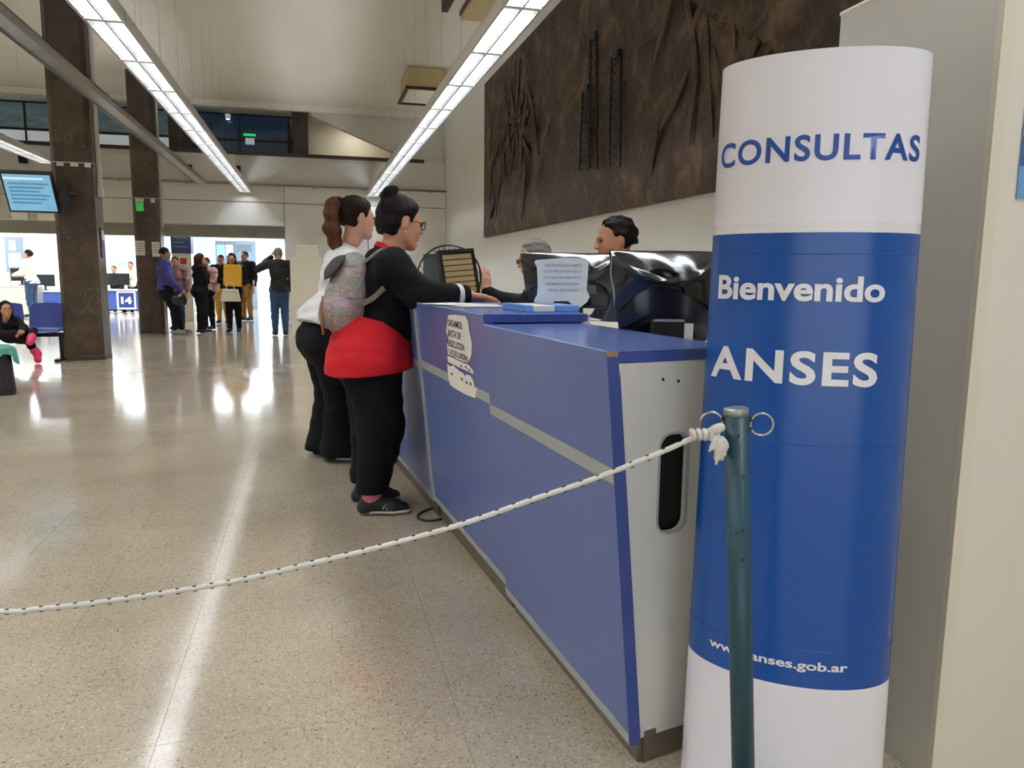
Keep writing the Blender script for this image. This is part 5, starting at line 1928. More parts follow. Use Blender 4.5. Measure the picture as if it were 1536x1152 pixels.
w2, J2n, HP2, HR2, PR2 = person(
    'person', 'woman in white blouse with brown ponytail leaning on the counter', root2, rz2, 1.75, J2, res=0.010, skin=SKIN3, female=True, bulk=1.22, belly=0.03, hs=1.2,
    head_yaw=math.radians(-6), head_pitch=math.radians(-3), leg_bulk=1.34, arm_bulk=1.2,
    hands={'r': dict(dir=np.array([0, 1.0, -0.1]), palm=np.array([0, 0, -1.0]), side=np.array([-1.0, 0, 0]), curl=0.3), 'l': dict(dir=np.array([0, 1.0, -0.1]), palm=np.array([0, 0, -1.0]), side=np.array([1.0, 0, 0]), curl=0.3)},
    clothes=[
        dict(name='trousers', mat=M_BLACKPANTS, tags=['hip', 'thigh', 'shin'], off=0.012, fold=0.003, more=flare + [(Ell(J2['pelvis'] + np.array([0, -0.06, -0.02]), (0.165, 0.10, 0.14)), 0.06)],
             cuts=[((0, 0, 0.045), (0, 0, -1)), ((0, 0, J2['waist'][2] - 0.02), (0, 0, 1))]),
        dict(name='blouse', mat=M_WHITECL, tags=['torso', 'uarm', 'farm', 'hip'], off=0.028, fold=0.006, more=[(Ell(J2['pelvis'] + np.array([0, -0.045, 0.09]), (0.19, 0.125, 0.17)), 0.06)],
             cuts=[(hem2b, np.array([0, d2[2], -d2[1]])), (J2['wr_r'] - wr2 * 0.08, wr2)]),
    ],
    shoe=M_SHOEBK, sole=M_SOLE,
    hair=dict(mat=M_HAIRBR, fine=0.007, thick=0.003, fore=0.024, low=-0.07, more=[
        (lambda HP, s, R: Ell(HP(0, -0.108, 0.070), np.array([0.034, 0.034, 0.032]) * s), 0.02)]))
pt = [HP2(0, -0.116, 0.075), HP2(0, -0.142, 0.068), HP2(0.008, -0.158, 0.01), HP2(0.012, -0.150, -0.08), HP2(0.006, -0.130, -0.15), HP2(0.0, -0.12, -0.20)]
blob('ponytail', [(Cap(pt[i], pt[i + 1], (0.028, 0.040, 0.048, 0.054, 0.044)[i], (0.040, 0.048, 0.054, 0.044, 0.014)[i]), 0.03) for i in range(5)], M_HAIRTIP, w2, 0.008, 0.006)
MB().tube([HP2(0, -0.116, 0.074) + HR2 @ np.array([0.034 * math.cos(a), 0.0, 0.034 * math.sin(a)]) for a in np.linspace(0, 6.2832, 17)[:-1]], 0.009, 7, closed=True).build('hair_tie', M_HAIRDK, w2, smooth=True)


# ================================================================== CLERKS
def seated_pose(head, S=1.0, seat=0.72, reach=None):
    """joints for a figure sitting on a stool, local frame at the stool foot"""
    hz = head[2]
    J = dict(head=head, neck=(0, head[1] - 0.03, hz - 0.155 * S), chest=(0, head[1] - 0.05, hz - 0.36 * S), waist=(0, 0.0, hz - 0.54 * S), pelvis=(0, -0.02, seat + 0.10))
    for s, n in ((1, 'r'), (-1, 'l')):
        J['sh_' + n] = (s * 0.185, head[1] - 0.05, hz - 0.235 * S)
        J['el_' + n] = (s * 0.235, 0.08, hz - 0.47 * S)
        J['wr_' + n] = (s * 0.14, 0.32, hz - 0.44 * S)
        J['hip_' + n] = (s * 0.09, 0.02, seat + 0.08)
        J['kn_' + n] = (s * 0.11, 0.43, seat + 0.05)
        J['an_' + n] = (s * 0.11, 0.40, 0.36)
        J['toe_' + n] = (s * 0.12, 0.56, 0.31)
    return J


def bar_stool(loc, label, seat=0.72):
    e_ = empty('stool', loc, 0.3, label, 'stool')
    MB().lathe([(0.17, seat - 0.055), (0.185, seat - 0.045), (0.185, seat - 0.015), (0.15, seat)], (0, 0, 0), 24).build('seat', M_BLACK, e_, smooth=False)
    MB().tube([(0, 0, 0.03), (0, 0, seat - 0.055)], 0.025, 12).build('column', M_CHROME, e_, smooth=True)
    MB().lathe([(0.22, 0), (0.22, 0.015), (0.05, 0.03)], (0, 0, 0), 24).build('base', M_CHROME, e_)
    MB().tube([(0.19 * math.cos(a), 0.19 * math.sin(a), 0.27) for a in np.linspace(0, 6.2832, 25)[:-1]], 0.01, 6, closed=True).build('foot_ring', M_CHROME, e_, smooth=True)
    MB().tube([(-0.19, 0, 0.27), (0.19, 0, 0.27)], 0.008, 6).build('ring_bar', M_CHROME, e_)


pc = at(918, 366, 4.05)
rzc = math.radians(78)
bar_stool((pc.x + 0.05, 4.05, 0), 'black stool under the dark haired clerk')
Jc = seated_pose((0, 0.03, pc.z + 0.018), 1.05)
SUIT = cloth('navy_shirt', (34, 38, 52), 0.85)
person('person', 'dark haired man sitting behind the film-wrapped monitors', (pc.x + 0.05, 4.05, 0), rzc, 1.75, Jc, res=0.012, skin=SKIN2, hs=1.10, head_yaw=math.radians(8), head_pitch=math.radians(-6),
       clothes=[dict(name='shirt', mat=SUIT, tags=['torso', 'uarm', 'farm'], off=0.014, cuts=[((0, 0, 0.80), (0, 0, -1))]),
                dict(name='trousers', mat=M_BLACKPANTS, tags=['hip', 'thigh', 'shin'], off=0.012, cuts=[((0, 0, 0.40), (0, 0, -1)), ((0, 0, 0.93), (0, 0, 1))])],
       shoe=M_SHOEBK, hair=dict(mat=M_HAIRDK, fine=0.006, fore=0.006, low=-0.05, thick=0.0, wave=0.004))
pc2 = at(797, 387, 5.15)
bar_stool((pc2.x + 0.06, 5.15, 0), 'black stool under the grey haired clerk')
Jc2 = seated_pose((0, 0.04, pc2.z - 0.005), 1.05)
L_ = local_of((pc2.x + 0.06, 5.15, 0), math.radians(82))
Jc2['wr_l'] = L_(at(731, 438, 5.42))
Jc2['el_l'] = L_(at(775, 455, 5.40))
BLKS = cloth('black_shirt', (22, 22, 25), 0.85)
pcl, Jn, HPc, HRc, _p = person(
    'person', 'grey haired man in glasses sitting behind the taped notice', (pc2.x + 0.06, 5.15, 0), math.radians(82), 1.72, Jc2, res=0.012, skin=SKIN3, hs=1.10, head_pitch=math.radians(-14),
    hands={'l': dict(dir=np.array([0.0, 0.15, 1.0]), palm=np.array([1.0, 0.3, 0]), side=np.array([0, 1.0, 0]), curl=0.35, size=1.1)},
    clothes=[dict(name='shirt', mat=BLKS, tags=['torso', 'uarm', 'farm'], off=0.014, cuts=[((0, 0, 0.80), (0, 0, -1))]),
             dict(name='trousers', mat=M_BLACKPANTS, tags=['hip', 'thigh', 'shin'], off=0.012, cuts=[((0, 0, 0.40), (0, 0, -1)), ((0, 0, 0.93), (0, 0, 1))])],
    shoe=M_SHOEBK, hair=dict(mat=M_HAIRGR, fine=0.007, fore=0.0, low=-0.05))
gl = MB()
for sx in (-1, 1):
    gl.tube([HPc(0.033 * sx, 0.104, 0.004) + HRc @ np.array([0.026 * math.cos(a), 0, 0.016 * math.sin(a)]) for a in np.linspace(0, 6.2832, 17)[:-1]], 0.003, 6, closed=True)
    gl.tube([HPc(0.056 * sx, 0.100, 0.008), HPc(0.076 * sx, 0.0, 0.010)], 0.003, 6)
gl.tube([HPc(-0.010, 0.106, 0.008), HPc(0.010, 0.106, 0.008)], 0.003, 6)
gl.build('glasses_frame', M_FRAME, pcl, smooth=True)['kind'] = 'stuff'

# ================================================================== PEOPLE ACROSS THE HALL
FRES, FH = 0.016, 0.007


def std_clothes(J, H, top, bottom, long_sleeve=True, hem=0.50, jacket=0.016, skirt=None):
    hemz = hem * H
    tt_ = ['torso', 'uarm', 'farm', 'hip'] if long_sleeve else ['torso', 'uarm', 'hip']
    nz = J['neck'][2]
    cl = [dict(name='trousers', mat=bottom, tags=['hip', 'thigh', 'shin'], off=0.016, cuts=[((0, 0, 0.06), (0, 0, -1)), ((0, 0, 0.60 * H), (0, 0, 1))]),
          dict(name='top', mat=top, tags=tt_, off=jacket + 0.008, fold=0.006, cuts=[((0, 0, hemz), (0, 0, -1))])]
    return cl


def far_person(label, px, py, Y, rz_deg, H, top, bottom, hair, J=None, wpx=None, **kw):
    p = at(px, py, Y)
    root = (p.x, Y, 0)
    rz = math.radians(rz_deg)
    L = local_of(root, rz)
    JJ = {k: np.array(v, float) for k, v in default_pose(H).items()}
    JJ.update(J or {})
    for k, (x, y, yy_) in (wpx or {}).items():
        JJ[k] = L(at(x, y, yy_))
    long_s = kw.pop('long_sleeve', True)
    hem = kw.pop('hem', 0.50)
    shoe = kw.pop('shoe', M_SHOEBK)
    return person('person', label, root, rz, H, JJ, res=FRES, hres=FH, clothes=std_clothes(JJ, H, top, bottom, long_s, hem), shoe=shoe, hair=hair, **kw)


def hair_short(mt=M_HAIRDK, fore=0.012):
    return dict(mat=mt, fore=fore, low=-0.05)


def hair_long(mt=M_HAIRDK, drop=0.26):
    return dict(mat=mt, fore=0.020, low=-0.09, ears=False, more=[
        (lambda HP, s, R: Cap(HP(0, -0.065, 0.0), HP(0, -0.085, -drop), 0.078 * s, 0.055 * s), 0.03),
        (lambda HP, s, R: Cap(HP(0.062, -0.025, 0.0), HP(0.075, -0.02, -drop * 0.8), 0.028 * s, 0.022 * s), 0.03),
        (lambda HP, s, R: Cap(HP(-0.062, -0.025, 0.0), HP(-0.075, -0.02, -drop * 0.8), 0.028 * s, 0.022 * s), 0.03)])


C_BLACK = cloth('far_black', (18, 18, 20))
C_CHAR = cloth('far_charcoal', (44, 42, 40))
C_JEANS = cloth('jeans', (52, 74, 104))
C_NAVY = cloth('far_navy', (24, 26, 38))
C_BLUEJ = cloth('blue_jacket', (62, 62, 132), 0.6)
C_KHAKI = cloth('khaki', (158, 116, 64))
C_YEL = cloth('mustard', (190, 150, 44))
C_PINK = cloth('pale_pink', (214, 170, 160))
C_ORANGE = cloth('orange_vest', (150, 110, 110))
C_WHITES = cloth('off_white', (232, 226, 206))
M_HAIRRED = mat('hair_auburn', (60, 30, 22), 0.6, noise=0.3, scale=40, spec=0.12)

# man on the phone, back to us
H_ = 1.80
far_person('man in black sweater and jeans with a phone at his ear by the white cabinet', 421, 503, 16.6, 4, H_, C_CHAR, C_JEANS, hair_short(M_HAIRGR), skin=SKIN3,
           J=dict(el_l=np.array([-0.40, 0.06, 1.36]), wr_l=np.array([-0.14, 0.12, 1.60])), hands={'l': dict(dir=np.array([0.35, -0.25, 1.0]), palm=np.array([1.0, 0, 0]), side=np.array([0, 1.0, 0]), curl=0.7)})
pph = at(413, 389, 16.6)
tag(MB().box((pph.x, 16.72, pph.z), (0.012, 0.07, 0.14), (0.25, 0, 0)).build('mobile_phone', M_BLACK, bevel=0.004), 'black mobile phone held to the ear of the man in jeans', 'phone')

# woman with the yellow folder
far_person('woman in black holding a yellow folder and a white handbag', 352, 499, 17.5, 176, 1.70, C_BLACK, C_BLACK, hair_long(M_HAIRDK, 0.22), female=True, skin=SKIN2, head_pitch=-0.12,
           J=dict(el_r=np.array([0.25, 0.02, 1.10]), wr_r=np.array([0.04, 0.22, 1.07]), el_l=np.array([-0.25, 0.02, 1.10]), wr_l=np.array([-0.06, 0.23, 1.12])),
           hands={'r': dict(dir=np.array([-1.0, 0.3, 0.1]), palm=np.array([0, -1.0, 0.0]), side=np.array([0, 0, 1.0]), curl=0.6), 'l': dict(dir=np.array([1.0, 0.3, 0.1]), palm=np.array([0, -1.0, 0.0]), side=np.array([0, 0, 1.0]), curl=0.6)})
fo = empty('folder', at(348, 414, 17.20), math.radians(-4), 'bright yellow document folder held against a black top', 'folder')
M_FOLD = mat('yellow_card', (226, 168, 42), 0.5)
MB().box((0, 0, 0.02), (0.34, 0.012, 0.44), (0, 0.05, 0)).build('front_cover', M_FOLD, fo, bevel=0.003)
MB().box((0, 0.011, 0.025), (0.33, 0.008, 0.43), (0, 0.05, 0)).build('sheets', M_PAPER, fo)
MB().box((0.02, 0.022, 0.0), (0.35, 0.010, 0.44), (0, 0.02, 0)).build('rear_cover', M_FOLD, fo, bevel=0.003)
hb_ = at(346, 442, 17.18)
hbg = empty('handbag', (hb_.x, 17.14, hb_.z - 0.14), math.radians(-6), 'white structured handbag hanging from the arm with the folder', 'handbag')
M_BAGW = mat('cream_leather', (226, 218, 200), 0.45)
MB().prism([(-0.20, -0.06, 0), (0.20, -0.06, 0), (0.15, -0.06, 0.26), (-0.15, -0.06, 0.26)], (0, 0.12, 0)).build('bag_body', M_BAGW, hbg, bevel=0.012, bseg=2)
MB().tube(smooth_path([(-0.08, 0, 0.25), (-0.06, 0, 0.36), (0, 0, 0.39), (0.06, 0, 0.36), (0.08, 0, 0.25)], 5), 0.009, 7).build('bag_handle', M_BAGW, hbg, smooth=True)
MB().box((0, -0.063, 0.20), (0.30, 0.006, 0.008)).build('bag_seam', M_GREYSTRIP, hbg)

# woman in black with long hair
far_person('woman in black t-shirt and trousers with long auburn hair', 304, 499, 17.35, -62, 1.68, C_BLACK, C_BLACK, hair_long(M_HAIRRED, 0.30), female=True, skin=SKIN, long_sleeve=False, bulk=1.15, leg_bulk=1.15,
           J=dict(el_r=np.array([0.24, 0.05, 1.10]), wr_r=np.array([0.05, 0.26, 1.08]), el_l=np.array([-0.22, 0.06, 1.10]), wr_l=np.array([-0.02, 0.27, 1.06])), sole=M_SOLE,
           hands={'r': dict(dir=np.array([-1.0, 0.4, 0]), palm=np.array([0, -1.0, 0]), side=np.array([0, 0, 1.0]), curl=0.5)})
far_person('woman in pale pink top facing the one in black', 314, 497, 18.5, 150, 1.62, C_PINK, C_BLACK, hair_short(M_HAIRRED, 0.016), female=True, skin=SKIN, hem=0.52)
# man in the blue jacket leaning by the column
jm = at(252, 500, 17.15)
far_person('man in blue jacket and cap holding a motorcycle helmet by the column', 252, 500, 17.15, -66, 1.78, C_BLUEJ, C_BLACK, dict(mat=cloth('dark_cap', (30, 28, 34)), fore=0.02, low=-0.03), skin=SKIN2, bulk=1.12, leg_bulk=1.1,
           J=dict(kn_r=np.array([0.11, 0.16, 0.50]), an_r=np.array([0.12, 0.10, 0.085]), toe_r=np.array([0.13, 0.28, 0.028]), an_l=np.array([-0.10, 0.30, 0.085]), kn_l=np.array([-0.1, 0.18, 0.49]), toe_l=np.array([-0.11, 0.47, 0.028]),
                  el_r=np.array([0.30, 0.02, 1.12]), wr_r=np.array([0.30, 0.20, 0.93])), shoe=mat('grey_shoe', (150, 144, 134), 0.7))
he = at(268, 449, 16.85)
hl_ = empty('motorcycle_helmet', (he.x, 16.88, he.z), math.radians(-40), 'black motorcycle helmet hanging from the hand of the man in blue', 'helmet')
blob('shell', [(Ell((0, 0, 0.0), (0.125, 0.15, 0.135)), 0.02), (Ell((0, 0.04, -0.06), (0.11, 0.12, 0.09)), 0.04)], mat('helmet_black', (20, 20, 22), 0.25), hl_, 0.012, cuts=[((0, 0, -0.12), (0, 0, -1))])
blob('visor', [(Ell((0, 0.03, 0.01), (0.118, 0.135, 0.065)), 0.02)], mat('visor_grey', (88, 90, 92), 0.15), hl_, 0.010, cuts=[((0, 0.04, 0), (0, -1, 0))])
far_person('woman with short auburn hair in orange and blue top behind the man in blue', 268, 498, 18.5, 170, 1.62, C_ORANGE, C_JEANS, hair_short(M_HAIRRED, 0.012), female=True, skin=SKIN, hem=0.52)
far_person('person in mustard trousers and dark top behind the folder woman', 335, 478, 20.6, 175, 1.72, C_NAVY, C_YEL, hair_short(M_HAIRDK), skin=SKIN2)
kh, kJ, *_k = far_person('man in navy sweater and khaki trousers at the office opening', 371, 480, 21.8, 150, 1.85, C_NAVY, C_KHAKI, hair_short(M_HAIRDK), skin=SKIN2,
           hands={'r': dict(curl=0.8)}, bulk=1.05)
kh_w = Matrix.Rotation(math.radians(150), 4, 'Z') @ Vector(kJ['wr_l'] + (kJ['wr_l'] - kJ['el_l']) / np.linalg.norm(kJ['wr_l'] - kJ['el_l']) * 0.09) + kh.location
nw = kh_w
tag(MB().tube([(nw.x, nw.y, nw.z - 0.10), (nw.x, nw.y, nw.z + 0.26)], 0.028, 10).build('rolled_paper', M_PAPER, smooth=True), 'rolled white paper in the hand of the man in khaki', 'paper')
far_person('person in white shirt and jeans standing at the office desk', 50, 470, 23.7, 75, 1.84, C_WHITES, C_JEANS, dict(mat=M_HAIRDK, fore=0.018, low=-0.07, more=[(lambda HP, s, R: Ell(HP(0, -0.11, 0.02), np.array([0.04, 0.035, 0.04]) * s), 0.02)]),
           female=True, skin=SKIN2, J=dict(el_r=np.array([0.22, 0.1, 1.2]), wr_r=np.array([0.14, 0.33, 1.15]), el_l=np.array([-0.22, 0.1, 1.2]), wr_l=np.array([-0.14, 0.33, 1.15])))


def office_clerk(label, px, py, Y, mt):
    p = at(px, py, Y)
    J = seated_pose((0, 0.03, p.z), 1.0, seat=0.47)
    for n in 'lr':
        J['an_' + n] = (J['an_' + n][0], 0.42, 0.09); J['toe_' + n] = (J['toe_' + n][0], 0.58, 0.03)
    person('person', label, (p.x, Y, 0), math.radians(175), 1.65, J, res=0.02, hres=0.008, skin=SKIN2, clothes=[
        dict(name='shirt', mat=mt, tags=['torso', 'uarm', 'farm'], off=0.016, cuts=[]),
        dict(name='trousers', mat=C_BLACK, tags=['hip', 'thigh', 'shin'], off=0.014, cuts=[((0, 0, 0.12), (0, 0, -1)), ((0, 0, 0.72), (0, 0, 1))])], shoe=M_SHOEBK, hair=hair_short())
    ch = empty('office_chair', (p.x, Y, 0), math.radians(175), 'black office chair under the ' + label.split(' at ')[0].split(' behind ')[0], 'chair')
    MB().span((-0.22, -0.20, 0.42), (0.22, 0.22, 0.47)).build('seat', M_BLACK, ch, bevel=0.015)
    MB().span((-0.2, -0.27, 0.55), (0.2, -0.22, 0.95)).build('backrest', M_BLACK, ch, bevel=0.015)
    MB().span((-0.03, -0.25, 0.40), (0.03, -0.22, 0.60)).build('back_bar', M_BLACK, ch)
    MB().tube([(0, 0, 0.05), (0, 0, 0.42)], 0.025, 8).build('column', M_BLACK, ch)
    for k in range(5):
        a = 2 * math.pi * k / 5
        MB().tube([(0, 0, 0.07), (0.27 * math.cos(a), 0.27 * math.sin(a), 0.035)], 0.02, 6).build('foot', M_BLACK, ch)


office_clerk('clerk in grey at the desk numbered fourteen', 171, 404, 27.0, C_CHAR)
office_clerk('dark haired clerk in white at the desk beside the clerk in grey', 196, 398, 26.6, C_WHITES)

# ================================================================== SEATS, CHILD, BIN
sb = at(66, 478, 12.4)
bench = empty('seat_row', (sb.x, 12.42, 0), math.pi, 'row of blue plastic seats on a black beam beside the marble column', 'seat')
M_SEATB = mat('blue_plastic', (52, 70, 148), 0.35)
for k in range(3):
    xo = 0.56 * k

    def shell(u, v, xo=xo):
        x = (u - 0.5) * 0.49 * (1 - 0.12 * max(0, v - 0.75) * 4 * abs(2 * u - 1))
        cv = 0.05 * (2 * u - 1) ** 2
        if v < 0.5:
            t = v / 0.5
            return (xo + x, 0.24 - 0.40 * t, 0.44 - 0.03 * math.sin(t * math.pi) + cv * 0.6 - (0.03 if t < 0.08 else 0))
        t = (v - 0.5) / 0.5
        return (xo + x, -0.16 - 0.10 * t + cv * 0.8, 0.44 + 0.36 * t + 0.02 * (1 - (2 * u - 1) ** 2) * t)
    g_ = MB().grid(shell, 12, 20)
    n0 = len(g_.v)
    g_.grid(lambda u, v: tuple(np.array(shell(u, v)) + np.array([0, -0.012, -0.012])), 12, 20, flip=True)
    g_.build('seat_shell', M_SEATB, bench, smooth=True)['kind'] = 'stuff'
MB().span((-0.26, -0.04, 0.34), (1.40, 0.04, 0.40)).build('beam', M_BLACK, bench)
for xo in (-0.20, 1.33):
    MB().span((xo - 0.025, -0.03, 0.03), (xo + 0.025, 0.03, 0.36)).build('leg', M_BLACK, bench)
    MB().span((xo - 0.03, -0.26, 0.0), (xo + 0.03, 0.28, 0.035)).build('foot', M_BLACK, bench)
rt_ = (bench.location.x - 0.62, 12.38, 0)
rzk = math.radians(180 + 38)
Lk = local_of(rt_, rzk)
Jk = dict(head=Lk(at(9, 463, 12.05)), neck=Lk(at(8, 480, 12.1)), chest=Lk(at(12, 488, 12.15)), waist=Lk(at(16, 496, 12.25)), pelvis=Lk(at(16, 503, 12.3)),
          sh_r=Lk(at(-4, 486, 12.05)), sh_l=Lk(at(24, 482, 12.2)), el_r=Lk(at(2, 503, 11.95)), wr_r=Lk(at(24, 499, 11.9)), el_l=Lk(at(36, 492, 12.1)), wr_l=Lk(at(30, 500, 11.95)),
          hip_r=Lk(at(16, 506, 12.2)), hip_l=Lk(at(26, 503, 12.25)), kn_r=Lk(at(42, 512, 12.0)), kn_l=Lk(at(50, 497, 12.1)),
          an_r=Lk(at(56, 531, 12.0)), an_l=Lk(at(47, 508, 11.95)), toe_r=Lk(at(58, 541, 11.9)), toe_l=Lk(at(44, 514, 11.85)))
BOOT = mat('pink_boot', (222, 52, 104), 0.5)
C_COAT = cloth('child_coat', (20, 18, 20))
person('person', 'child in black coat and bright pink boots lounging on the blue seats', rt_, rzk, 1.15, Jk, res=0.011, hres=0.006, skin=SKIN, hs=0.92, head_yaw=-0.1, leg_bulk=1.0,
       clothes=[dict(name='coat', mat=C_COAT, tags=['torso', 'uarm', 'farm', 'hip'], off=0.026, fold=0.006),
                dict(name='leggings', mat=C_BLACK, tags=['hip', 'thigh', 'shin'], off=0.014),
                dict(name='boot', mat=BOOT, tags=['foot:r'], off=0.018, more=[(Cap(Jk['an_r'], Jk['an_r'] * 0.78 + Jk['kn_r'] * 0.22, 0.04, 0.042), 0.02)]),
                dict(name='boot', mat=BOOT, tags=['foot:l'], off=0.018, more=[(Cap(Jk['an_l'], Jk['an_l'] * 0.78 + Jk['kn_l'] * 0.22, 0.04, 0.042), 0.02)])],
       hair=hair_long(M_HAIRDK, 0.13))
bp_ = atz(4, 592, 0)
bt = at(5, 522, bp_.y)
bn = empty('waste_bin', (bp_.x, bp_.y + 0.02, 0), 0, 'dark round bin with a teal cloth over its rim', 'bin')
MB().lathe([(0.115, 0.0), (0.12, 0.03), (0.095, bt.z - 0.03), (0.10, bt.z), (0.085, bt.z)], (0, 0, 0), 24).build('body', mat('bin_black', (30, 27, 27), 0.5), bn, smooth=False)
M_TEALC = cloth('teal', (92, 158, 142))


def drape(u, v):
    a = u * 2 * math.pi
    r0 = 0.005 + 0.21 * min(v, 0.55) + 0.03 * v
    dz = -0.02 * v if v < 0.5 else -0.02 - (v - 0.5) * (0.26 + 0.14 * math.sin(3 * a + 1))
    return ((r0 + 0.02 * math.sin(7 * a) * v) * math.cos(a), (r0 + 0.02 * math.sin(7 * a) * v) * math.sin(a), bt.z + 0.03 + dz + 0.008 * math.sin(5 * a + 8 * v))


tag(MB().grid(drape, 40, 14).build('teal_cloth', M_TEALC, None, (bp_.x, bp_.y + 0.02, 0), smooth=True), 'crumpled teal cloth lying over the dark bin', 'cloth')

# ================================================================== COLUMN SCREEN AND SIGNS
ts = at(46, 288, 11.95)
tv = empty('wall_screen', (ts.x, 11.95, ts.z), 0.0, 'flat screen with pale blue page on a bracket beside the column', 'screen')
TT = Matrix.Rotation(math.radians(30), 3, 'X')


def tv_part(name, a, b_, mm, bevel=0.0):
    m_ = MB().span(a, b_)
    m_.v = [tuple(TT @ Vector(p)) for p in m_.v]
    return m_.build(name, mm, tv, bevel=bevel)


tv_part('frame', (-0.31, -0.03, -0.29), (0.31, 0.05, 0.29), M_BLACK, 0.008)
tv_part('screen', (-0.285, -0.033, -0.262), (0.285, -0.0305, 0.262), mat('screen_blue', (112, 168, 200), 0.2, noise=0.15, scale=7, emit=0.5))
for k in range(6):
    tv_part('text_row', (-0.24, -0.0345, 0.12 - 0.055 * k), (0.24 - 0.06 * (k % 3), -0.0332, 0.145 - 0.055 * k), mat('screen_row', (84, 136, 172), 0.3, emit=0.35))
tv_part('header', (-0.28, -0.0345, 0.19), (0.2, -0.0332, 0.22), mat('screen_head', (196, 218, 230), 0.3, emit=0.5))
for x in (-0.2, 0.12):
    tv_part('white_tag', (x - 0.1, -0.03, -0.40), (x + 0.1, -0.02, -0.30), M_PAPER)
MB().tube([(0.0, 0.04, 0.0), (0.30, 0.22, 0.02), (0.50, 0.45, 0.02)], 0.03, 8).build('bracket', M_BLACK, tv)
MB().box((0.40, 0.05, -0.05), (0.10, 0.10, 0.42)).build('player_box', M_BLACK, tv, bevel=0.006)


def tagline(col, x, y, w, z, label, items):
    e_ = empty('hanging_line', (x, y, z), 0, label, 'wire')
    h2 = w / 2 + 0.012
    MB().tube([(-h2, -h2, 0), (h2, -h2, 0.0), (h2, h2, 0.01), (-h2, h2, 0.01)], 0.006, 5, closed=True).build('wire', M_METALW, e_)
    for dx, dz, sx, sz, mm in items:
        MB().box((dx, -h2 - 0.012, dz), (sx, 0.006, sz)).build('paper_tag', mm, e_)


z1_ = at(118, 244, 12.3).z
tagline(col1, -3.24, 12.58, 0.53, z1_, 'thin wire with small paper tags tied round the column with the screen', [(-0.13, -0.03, 0.09, 0.05, M_PAPER), (0.05, -0.03, 0.1, 0.05, M_PAPER), (0.22, -0.03, 0.08, 0.06, M_PAPER)])
z2_ = at(220, 297, 17.45).z
M_GREEN = mat('green_sign', (40, 176, 78), 0.5, emit=0.25)
tagline(col2, -3.27, 17.72, 0.5, z2_, 'thin wire with a green tag tied round a marble column', [(-0.10, -0.05, 0.16, 0.07, M_PAPER), (-0.10, -0.18, 0.14, 0.17, M_GREEN), (0.15, -0.05, 0.08, 0.08, M_PAPER)])
pz = at(210, 372, 17.45).z
for dx, w, dz, lb in ((-0.14, 0.18, 0.0, 'white printed notice pasted on the column with the green tag'), (0.16, 0.15, -0.02, 'white printed notice pasted on the column with the green tag')):
    n_ = empty('column_notice', (-3.27 + dx, 17.463, pz + dz), 0, lb, 'notice', 'notices on the column with the green tag')
    MB().box((0, 0, 0), (w, 0.004, 0.30)).build('sheet', M_PAPER, n_)
    for k in range(4):
        MB().box((0, -0.003, 0.09 - 0.05 * k), (w * 0.75, 0.002, 0.014)).build('text_row', mat('notice_ink', (150, 120, 120), 0.7), n_)
pn = at(140, 365, 12.3)
n_ = empty('column_notice', (-2.965, 12.62, pn.z), 0, 'purple and white notice on the side of the column with the screen', 'notice')
MB().span((0, -0.09, -0.20), (0.006, 0.09, 0.24)).build('sheet', mat('violet_paper', (110, 100, 150), 0.6), n_)
MB().span((0.006, -0.06, 0.06), (0.008, 0.06, 0.2)).build('white_field', M_PAPER, n_)

for x_, z_ in ((-2.78, 3.68), (-1.68, 3.70), (-6.26, 3.81), (1.2, 3.66)):
    if x_ > 0:
        continue
    s_ = empty('wall_speaker', (x_, YF + 0.18, z_), 0, 'small black speaker box on the band below the gallery', 'speaker', 'speakers below the gallery')
    MB().span((-0.085, -0.12, -0.13), (0.085, -0.012, 0.13)).build('cabinet', M_BLACK, s_, bevel=0.008)
    MB().span((-0.07, -0.124, -0.11), (0.07, -0.1201, 0.11)).build('grille', mat('speaker_cloth', (34, 33, 32), 0.9), s_)
    MB().span((-0.03, -0.012, -0.03), (0.03, 0.0, 0.03)).build('mount', M_METALG, s_)

# ================================================================== CEILING BOXES
M_TAN2 = mat('tan_board', (196, 178, 132), 0.7, noise=0.08, scale=3)
q0 = [atz(x, y, 5.0) for x, y in ((603, 149), (666, 120), (626, 106))]
hx = empty('ceiling_box', (2.28, 16.3, 4.86), 0, 'tan ventilation box with dark rim hanging under the ceiling', 'vent box')
MB().span((-0.36, -0.7, 0.05), (0.36, 0.7, 0.43)).build('box_body', M_TAN2, hx, bevel=0.01)
MB().span((-0.42, -0.75, 0.0), (0.42, -0.68, 0.05)).build('rim', M_BROWN, hx)
MB().span((-0.42, 0.68, 0.0), (0.42, 0.75, 0.05)).build('rim', M_BROWN, hx)
MB().span((-0.42, -0.68, 0.0), (-0.36, 0.68, 0.05)).build('rim', M_BROWN, hx)
MB().span((0.36, -0.68, 0.0), (0.42, 0.68, 0.05)).build('rim', M_BROWN, hx)
MB().span((-0.34, -0.66, 0.03), (0.34, 0.66, 0.05)).build('grille_plate', M_CREAM, hx)
t0 = atz(738, 12, 5.18)
hx2 = empty('ceiling_board', (t0.x, t0.y, 5.16), 0, 'tan board panel fixed flat under the ceiling above the counter lights', 'ceiling panel')
MB().span((-0.35, -0.9, 0), (0.35, 0.6, 0.06)).build('board', M_TAN2, hx2)
MB().span((-0.37, -0.92, 0.06), (0.37, 0.62, 0.13)).build('batten', M_BROWN, hx2)
t1 = atz(674, 4, 5.1)
tag(MB().box((t1.x, t1.y, 5.19), (0.10, 0.8, 0.2)).build('cable_box', M_BROWN, bevel=0.01), 'narrow dark brown cable box under the ceiling', 'cable box')

